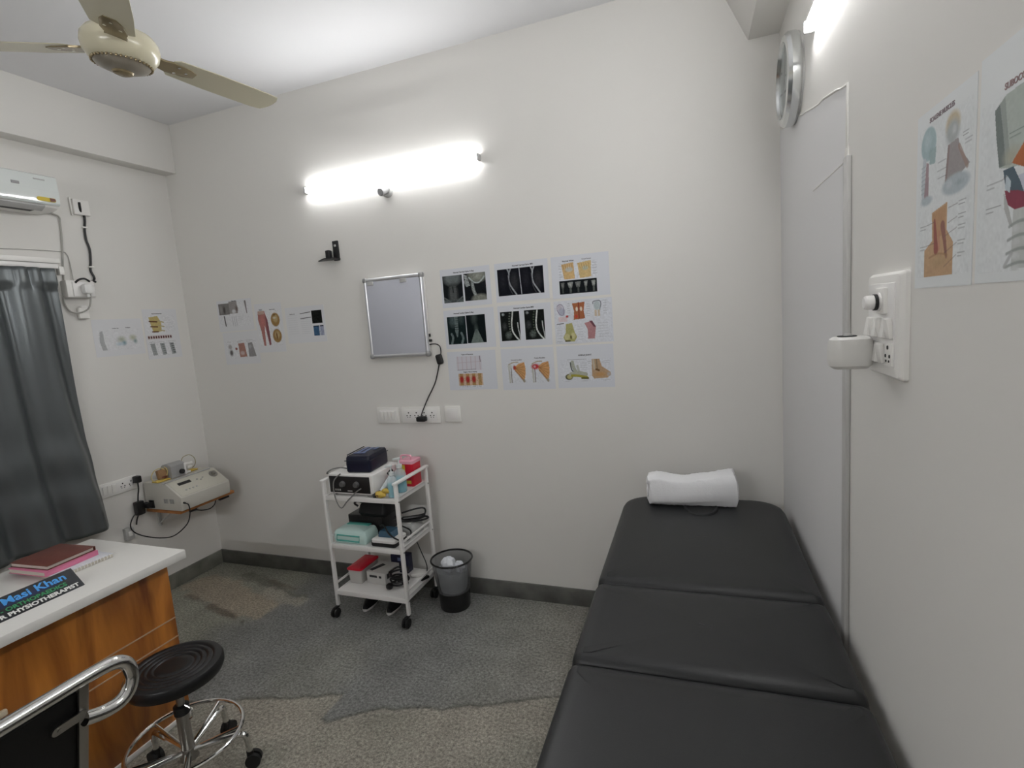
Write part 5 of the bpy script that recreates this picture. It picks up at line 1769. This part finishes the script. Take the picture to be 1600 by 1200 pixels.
# stack of books
Mq = rad(2)
zb = 0.7502
t = thing('spiral_notebook', 'white spiral notebook at the bottom of the stack on the desk', 'notebook', (0.885, 1.270, zb), rad(-2))
B().box((0.01, 0.0, 0.007), (0.25, 0.205, 0.014), 0.002).done('pages', M_PAGES2, t)
B().box((0.01, 0.0, 0.0148), (0.252, 0.207, 0.0016), 0.0005).done('cover', M_PAPER, t)
b = B()
for k in range(16):
    y = -0.09 + 0.012 * k
    b.tube([(0.132 + 0.008 * math.cos(a_), y, 0.0085 + 0.0085 * math.sin(a_)) for a_ in [2 * PI * j / 10 for j in range(10)]], 0.0012, 6, closed=True)
b.done('spiral_binding', M_WMETAL, t)
t = thing('pink_book', 'pink-covered book in the middle of the stack on the desk', 'book', (0.868, 1.243, zb + 0.0172), rad(3))
B().box((0, 0, 0.008), (0.205, 0.190, 0.016), 0.001).done('pages', M_PAGES2, t)
b = B()
b.box((0.002, 0, 0.0170), (0.212, 0.196, 0.0022), 0.0006)
b.box((0.105, 0, 0.0085), (0.003, 0.196, 0.017), 0.0006)
b.box((0.002, 0, -0.0003), (0.212, 0.196, 0.0016), 0.0004)
b.done('cover', M_PINKBK, t)
t = thing('brown_diary', 'dark brown leather diary on top of the stack on the desk', 'diary', (0.862, 1.246, zb + 0.0364), rad(4))
B().box((0, 0, 0.008), (0.200, 0.172, 0.013), 0.001).done('pages', M_PAGES, t)
b = B()
b.box((0.002, 0, 0.0158), (0.208, 0.178, 0.0026), 0.001)
b.box((0.002, 0, 0.0012), (0.208, 0.178, 0.0024), 0.001)
b.box((0.002, 0.090, 0.0085), (0.208, 0.003, 0.017), 0.001)
b.done('cover', M_BROWNBK, t)

# name sign: a leaning wedge with lettering
t = thing('name_sign', 'black acrylic name sign with blue, green and white lettering on the desk', 'sign', (1.178, 1.168, 0.7502), rad(90.0))
# local x runs along +Y of the room, local -y faces the camera side (+X)
LS = 0.62
lean = rad(50)     # board leans back
hs = 0.088
b = B()
dy, dz = math.sin(lean) * hs, math.cos(lean) * hs
b.prism([(0.0, 0.0), (0.004, 0.0), (dy + 0.004, dz - 0.001), (dy, dz + 0.002)], -LS, 0.0, 'YZ')
b.prism([(dy + 0.003, dz - 0.001), (dy, dz + 0.002), (dy + 0.040, 0.0), (dy + 0.044, 0.0)], -LS, 0.0, 'YZ')
b.done('board', M_SIGN, t)
Rt = Euler((PI / 2 - lean, 0, 0)).to_matrix()


def sgn(name, s, size, along, upd, m, bold, sx=1.0):
    return text_mesh(name, s, size, m, t, (along, math.sin(lean) * upd - 0.0012, math.cos(lean) * upd + 0.001), 'RIGHT', bold, Rt, sx)


b = B()
b.box((-0.32, 0, 0), (0.52, 0.0008, 0.036))
b.xf(Matrix.Translation((0, math.sin(lean) * 0.064 - 0.0006, math.cos(lean) * 0.064 + 0.0005)) @ Euler((-lean, 0, 0)).to_matrix().to_4x4())
b.done('name_band', M_SIGNB, t)
sgn('name_lettering', 'Masi Khan', 0.039, -0.030, 0.066, M_TXB, 0.0010, 1.17)
sgn('title_lettering', '- ORTHOPAEDICS', 0.0205, -0.042, 0.035, M_TXG, 0.0006, 1.19)
sgn('role_lettering', 'R PHYSIOTHERAPIST', 0.0200, -0.013, 0.014, M_TXW, 0.0008, 1.28)

# ================================================================== STOOL
t = thing('stool', 'round black swivel stool on a chrome five-star base beside the desk', 'stool', (1.528, 1.208, 0))
b = B()
prof = [(0.0, 0.408), (0.135, 0.408), (0.152, 0.416), (0.158, 0.430), (0.158, 0.448), (0.152, 0.458), (0.138, 0.463)]
for rr in (0.120, 0.100, 0.080, 0.060):
    prof += [(rr + 0.009, 0.4625 - 0.03 * (0.14 - rr)), (rr + 0.003, 0.4585 - 0.03 * (0.14 - rr)), (rr - 0.004, 0.4618 - 0.03 * (0.14 - rr))]
prof += [(0.04, 0.459), (0.0, 0.4575)]
b.lathe(prof, seg=64)
b.done('seat', M_PU, t)
B().cyl((0, 0, 0.24), (0, 0, 0.41), 0.0135).done('gas_lift', M_DCHROME, t)
b = B()
b.cyl((0, 0, 0.10), (0, 0, 0.275), 0.022)
b.cyl((0, 0, 0.09), (0, 0, 0.13), 0.032, 0.024)
b.done('column', M_DCHROME, t)
b = B()
b.lathe([(0.0, 0.27), (0.026, 0.27), (0.026, 0.300), (0.016, 0.304), (0.0, 0.304)])
b.done('collar', M_BLACK, t)
b = B()
b.tube([(0.020, 0.0, 0.305), (0.045, 0.004, 0.290), (0.046, 0.004, 0.262), (0.030, 0.002, 0.250)], 0.003, 6, n=5)
b.done('lever', M_CHROME, t)
b = B()
b.tube([(0.188 * math.cos(2 * PI * k / 56), 0.188 * math.sin(2 * PI * k / 56), 0.172) for k in range(56)], 0.0075, 10, closed=True)
b.done('foot_ring', M_CHROME, t)
for k in range(5):
    a_ = rad(32 + 72 * k)
    c_, s_ = math.cos(a_), math.sin(a_)
    b = B()
    b.tube([(0.02 * c_, 0.02 * s_, 0.118), (0.10 * c_, 0.10 * s_, 0.128), (0.175 * c_, 0.175 * s_, 0.136), (0.198 * c_, 0.198 * s_, 0.125), (0.204 * c_, 0.204 * s_, 0.085), (0.205 * c_, 0.205 * s_, 0.060)], 0.0115, 10, n=5)
    lg = b.done('leg', M_CHROME, t)
    b = B()
    b.tube([(0.03 * c_, 0.03 * s_, 0.125), (0.182 * c_, 0.182 * s_, 0.168)], 0.006, 8)
    b.done('ring_strut', M_CHROME, lg)
    b = B()
    e = Vector((0.205 * c_ + 0.010 * c_, 0.205 * s_ + 0.010 * s_, 0.027))
    ax = Vector((-s_, c_, 0))
    for w_ in (-0.012, 0.012):
        b.cyl(e + ax * (w_ - 0.007), e + ax * (w_ + 0.007), 0.027, seg=20)
    b.cyl(e - ax * 0.014, e + ax * 0.014, 0.012, seg=12)
    b.cyl((0.205 * c_, 0.205 * s_, 0.03), (0.205 * c_, 0.205 * s_, 0.064), 0.013, seg=12)
    b.done('caster', M_RUBBER, lg)

# ================================================================== CHAIR
t = thing('visitor_chair', 'black visitor chair with a chrome tube back rail, nearest the camera at lower left', 'chair', (1.98, 0.40, 0))
b = B()
b.tube([(0, -0.36, 0.80), (0, -0.355, 0.838), (0, -0.32, 0.853), (0, 0.0, 0.853), (0, 0.25, 0.853), (0, 0.33, 0.852), (0, 0.372, 0.846), (0, 0.396, 0.828), (0, 0.404, 0.795), (0, 0.394, 0.762), (0, 0.368, 0.744), (0, 0.330, 0.746), (0, 0.29, 0.760)], 0.0165, 14, n=5)
b.done('back_rail', M_CHROME, t)
SH = Matrix(((1, 0, 0.27, -0.853 * 0.27), (0, 1, 0, 0), (0, 0, 1, 0), (0, 0, 0, 1)))   # the back rakes forward towards the seat
YZX = Matrix(((0, 0, 1, 0), (1, 0, 0, 0), (0, 1, 0, 0), (0, 0, 0, 1)))
b = B()
b.pillow(rrect(-0.302, 0.298, -0.19, 0.214, 0.006), [(0.004, -0.012), (0, -0.008), (0, 0.008), (0.004, 0.012)], 0.004, 2)
b.xf(SH @ Matrix.Translation((-0.006, 0, 0.62)) @ YZX)
b.done('backrest', M_LEATHER2, t)
for q in (-1, 1):
    b = B()
    b.box((0.012, q * 0.294, 0.63), (0.012, 0.022, 0.43), 0.003)
    b.xf(SH)
    b.done('back_post', M_DCHROME, t)
    b = B()
    b.prism(rrect(0.225, 0.300, -0.011, 0.011, 0.010) if q > 0 else rrect(-0.300, -0.225, -0.011, 0.011, 0.010), 0.018, 0.024, 'XY')
    b.xf(Matrix.Translation((0, 0, 0.772)) @ YZX)
    b.cyl((0.024, q * 0.240, 0.772), (0.027, q * 0.240, 0.772), 0.005, seg=10)
    b.xf(SH)
    b.done('bracket_tab', M_DCHROME, t)
    b = B()
    b.tube([(0.03, q * 0.285, 0.0), (-0.03, q * 0.285, 0.20), (-0.10, q * 0.285, 0.415), (-0.14, q * 0.285, 0.425), (-0.45, q * 0.285, 0.42), (-0.475, q * 0.285, 0.38), (-0.475, q * 0.285, 0.0)], 0.0125, 10, n=4)
    b.done('leg_frame', M_CHROME, t)
b = B()
b.pillow(rrect(-0.50, -0.12, -0.275, 0.275, 0.04), [(0.01, 0.435), (0, 0.445), (0, 0.475), (0.012, 0.488)], 0.01)
b.done('seat', M_LEATHER2, t)

# ================================================================== TREATMENT COUCH
TH = rad(1.4)
t = thing('treatment_couch', 'long black padded treatment couch along the right wall', 'couch', (3.318, 2.552, 0), TH)
HWD = 0.346
BZ = 0.71
secs = [(-0.868, 0.0, (0.03, 0.03, 0.13, 0.13)), (-1.292, -0.872, (0.03,) * 4), (-2.02, -1.296, (0.10, 0.10, 0.03, 0.03))]
for i, (ya, yb, rs) in enumerate(secs):
    b = B()
    b.pillow(rrect(-HWD, HWD, ya, yb, 0.03, 8, rs), [(0.012, BZ - 0.085), (0.0, BZ - 0.075), (-0.002, BZ - 0.045), (0.002, BZ - 0.022), (0.012, BZ - 0.008), (0.028, BZ - 0.002), (0.05, BZ)], 0.004, 5)
    c = b.done('cushion', M_LEATHER, t)
    if i == 0:
        b = B()
        b.tube([(0.0 + 0.066 * math.cos(2 * PI * k / 36), -0.160 + 0.088 * math.sin(2 * PI * k / 36), BZ + 0.002) for k in range(36)], 0.008, 8, closed=True)
        b.done('face_hole_rim', M_LEATHER, c)
        b = B()
        b.lathe([(0.0, 0), (1.0, 0), (1.0, 0.001), (0.0, 0.001)], seg=36)
        b.xf(Matrix.Translation((0, -0.160, BZ + 0.0040)) @ Matrix.Diagonal((0.062, 0.083, 1, 1)))
        b.done('face_hole', M_SLOT, c)
b = B()
for x in (-0.30, 0.30):
    b.box((x, -1.01, BZ - 0.105), (0.03, 1.95, 0.05), 0.003)
for y in (-0.06, -0.87, -1.30, -1.96):
    b.box((0, y, BZ - 0.105), (0.60, 0.03, 0.045), 0.003)
b.done('frame', mat('black_frame', (0.02, 0.02, 0.02), 0.4), t)
for x in (-0.29, 0.29):
    for y in (-0.12, -0.80, -1.36, -1.90):
        B().box((x, y, 0.285), (0.035, 0.035, 0.57), 0.003).done('leg', MATS['black_frame'], t)

# folded towel, lying across the head end
t = thing('towel', 'white rolled towel on the head end of the black couch', 'towel', (3.283, 2.445, BZ + 0.005), rad(4))
b = B()
R = []
nl = 44
for i in range(nl + 1):
    q = i / nl
    x = -0.192 + 0.384 * q
    hh = 0.088 + 0.002 * math.sin(5 * q * PI) + (0.016 * max(0, (q - 0.5) / 0.5)) + 0.006 * math.exp(-((q - 0.15) / 0.12) ** 2) - 0.006 * math.exp(-((q - 0.45) / 0.10) ** 2)
    dd = 0.066 + 0.004 * math.sin(7 * q)
    e_ = min(1.0, (min(q, 1 - q) / 0.02 + 0.45)) ** 0.5
    ring = []
    for k in range(28):
        a_ = 2 * PI * k / 28
        cs_, sn_ = math.cos(a_), math.sin(a_)
        yy = dd * math.copysign(abs(cs_) ** 0.55, cs_) * e_
        zz = hh + hh * math.copysign(abs(sn_) ** 0.45, sn_) * e_
        zz = zz * 0.72
        fold = 0.004 * math.sin(a_ * 5 + 2.2 * q)
        ring.append(Vector((x + 0.006 * math.sin(a_ * 2 + 1), yy + fold, max(0.0, zz + fold * 0.6))))
    R.append(ring)
b.rings(R)
b.jitter(0.0012, 2)
b.done('roll', M_TOWEL, t, sharp=60)
for side in (-1, 1):
    b = B()
    pts = []
    for k in range(34):
        a_ = 0.38 * k
        r_ = 0.010 + 0.0012 * k
        pts.append((side * 0.1915, r_ * 1.0 * math.cos(a_), 0.068 + r_ * math.sin(a_)))
    b.tube(pts, 0.004, 6)
    b.done('rolled_edge', M_TOWEL, t)

# ================================================================== RIGHT WALL ITEMS
t = thing('wall_clock', 'round wall clock with a polished rim high on the right wall', 'clock', rwp(0.375, 2.400), RW_ROT)
RC = 0.158
B().lathe([(0.0, 0.0), (RC - 0.006, 0.0), (RC - 0.004, 0.012), (RC - 0.012, 0.016), (0.0, 0.016)], axis='Y', seg=64).done('back_case', M_LGREY, t)
B().lathe([(RC - 0.006, 0.004), (RC, 0.012), (RC, 0.036), (RC - 0.010, 0.048), (RC - 0.030, 0.050), (RC - 0.036, 0.036), (RC - 0.030, 0.016), (RC - 0.010, 0.010)], axis='Y', seg=64).done('rim', mat('silver_rim', (0.72, 0.74, 0.74), 0.16, metal=0.9), t)
B().lathe([(0.0, 0.016), (RC - 0.02, 0.016), (RC - 0.02, 0.020), (0.0, 0.020)], axis='Y', seg=64).done('dial_face', M_FACE, t)
b = B()
for k in range(12):
    a_ = rad(30 * k)
    rr = RC - 0.052
    L = 0.022 if k % 3 == 0 else 0.012
    b.box((rr * math.sin(a_), -0.0208, rr * math.cos(a_)), (0.006, 0.001, L), rot=(0, a_, 0))
b.done('hour_marks', M_INK, t)
b = B()
b.box((0.0, -0.0235, 0.040), (0.008, 0.0015, 0.085), rot=(0, rad(-6), 0))
b.box((0.004, -0.0245, -0.030), (0.007, 0.0015, 0.060), rot=(0, rad(-4), 0))
b.cyl((0, -0.020, 0), (0, -0.027, 0), 0.008)
b.done('hands', M_BLACK, t)
B().lathe([(0.0, 0.044), (RC - 0.034, 0.041), (RC - 0.034, 0.039), (0.0, 0.042)], axis='Y', seg=64).done('glass', M_GLASS, t)

b = B()
b.box((0, 0, 0), (0.034, 0.012, 1.855), 0.003)
o = b.done('wall_conduit', mat('conduit_plastic', (0.52, 0.515, 0.50), 0.5))
o.matrix_world = Matrix.Translation(rwp(1.078, 0.098 + 0.9285, 0.0062)) @ Euler((0, 0, RW_ROT)).to_matrix().to_4x4()
tag(o, 'flat white vertical cable conduit on the right wall left of the switchboard', 'conduit')

t = thing('switchboard', 'large white switchboard with rockers, sockets and a fan regulator on the right wall', 'switchboard', rwp(1.387, 1.543), RW_ROT)
b = B()
R = []
for ins, y in ((0.0, 0.0), (0.0, -0.008), (0.006, -0.016), (0.018, -0.018)):
    R.append([Vector((x, y, z)) for x, z in rrect(-0.098 + ins, 0.098 - ins, -0.106 + ins, 0.106 - ins, 0.006)])
b.rings(R)
b.done('cover_plate', M_WHITE, t)
B().box((0.002, -0.0185, 0.002), (0.152, 0.004, 0.166), 0.002).done('module_frame', M_WMETAL, t)
b = B()
b.box((0.018, -0.024, 0.050), (0.050, 0.008, 0.052), 0.002)
rg = b.done('fan_regulator', M_WHITE, t)
b = B()
b.lathe([(0.0, 0.006), (0.019, 0.006), (0.019, 0.012), (0.015, 0.014), (0.014, 0.034), (0.011, 0.037), (0.0, 0.037)], (0.018, -0.018, 0.048), axis='Y', seg=24)
b.done('regulator_knob', M_WMETAL, rg)
B().lathe([(0.0165, 0.0), (0.0165, 0.006), (0.0145, 0.006), (0.0145, 0.0)], (0.018, -0.032, 0.048), axis='Y', seg=24).done('knob_band', M_BLACK, rg)
for k in range(6):
    B().box((-0.060 + 0.0245 * k, -0.024, -0.004), (0.0225, 0.010, 0.040), 0.002, rot=(rad(9 if k % 2 else -9), 0, 0)).done('rocker_switch', M_WHITE, t)
for k in range(2):
    B().box((-0.008 + 0.0265 * k, -0.024, -0.056), (0.0235, 0.010, 0.040), 0.002, rot=(rad(9 if k % 2 else -9), 0, 0)).done('rocker_switch', M_WHITE, t)
for x in (-0.046, 0.056):
    B().box((x, -0.0215, -0.056), (0.042, 0.003, 0.044), 0.001).done('socket_face', M_WHITE, t)
    b = B()
    holes(b, x, -0.054, -0.0228)
    b.done('socket_outlet', M_SLOT, t)

t = thing('plug_in_vaporizer', 'rounded white plug-in vaporizer sticking out of the switchboard', 'vaporizer', rwp(1.352, 1.489, 0.0235), RW_ROT)
b = B()
b.pillow(rrect(-0.030, 0.030, -0.084, 0.0, 0.024, 6), [(0.010, -0.038), (0.002, -0.031), (0.0, -0.020), (0.001, 0.016), (0.003, 0.026), (0.010, 0.031)], 0.001, 2)
b.done('case', mat('soft_white_plastic', (0.72, 0.71, 0.68), 0.35), t)
b = B()
b.pillow(rrect(-0.017, 0.017, -0.066, -0.030, 0.014, 5), [(0, 0.0318), (0, 0.0335)], 0, 1)
b.done('top_vent', M_SLOT, t)
B().lathe([(0.0, 0.0325), (0.009, 0.0325), (0.008, 0.037), (0.0, 0.037)], (0, -0.046, 0), seg=20).done('refill_cap', M_LGREY, t)
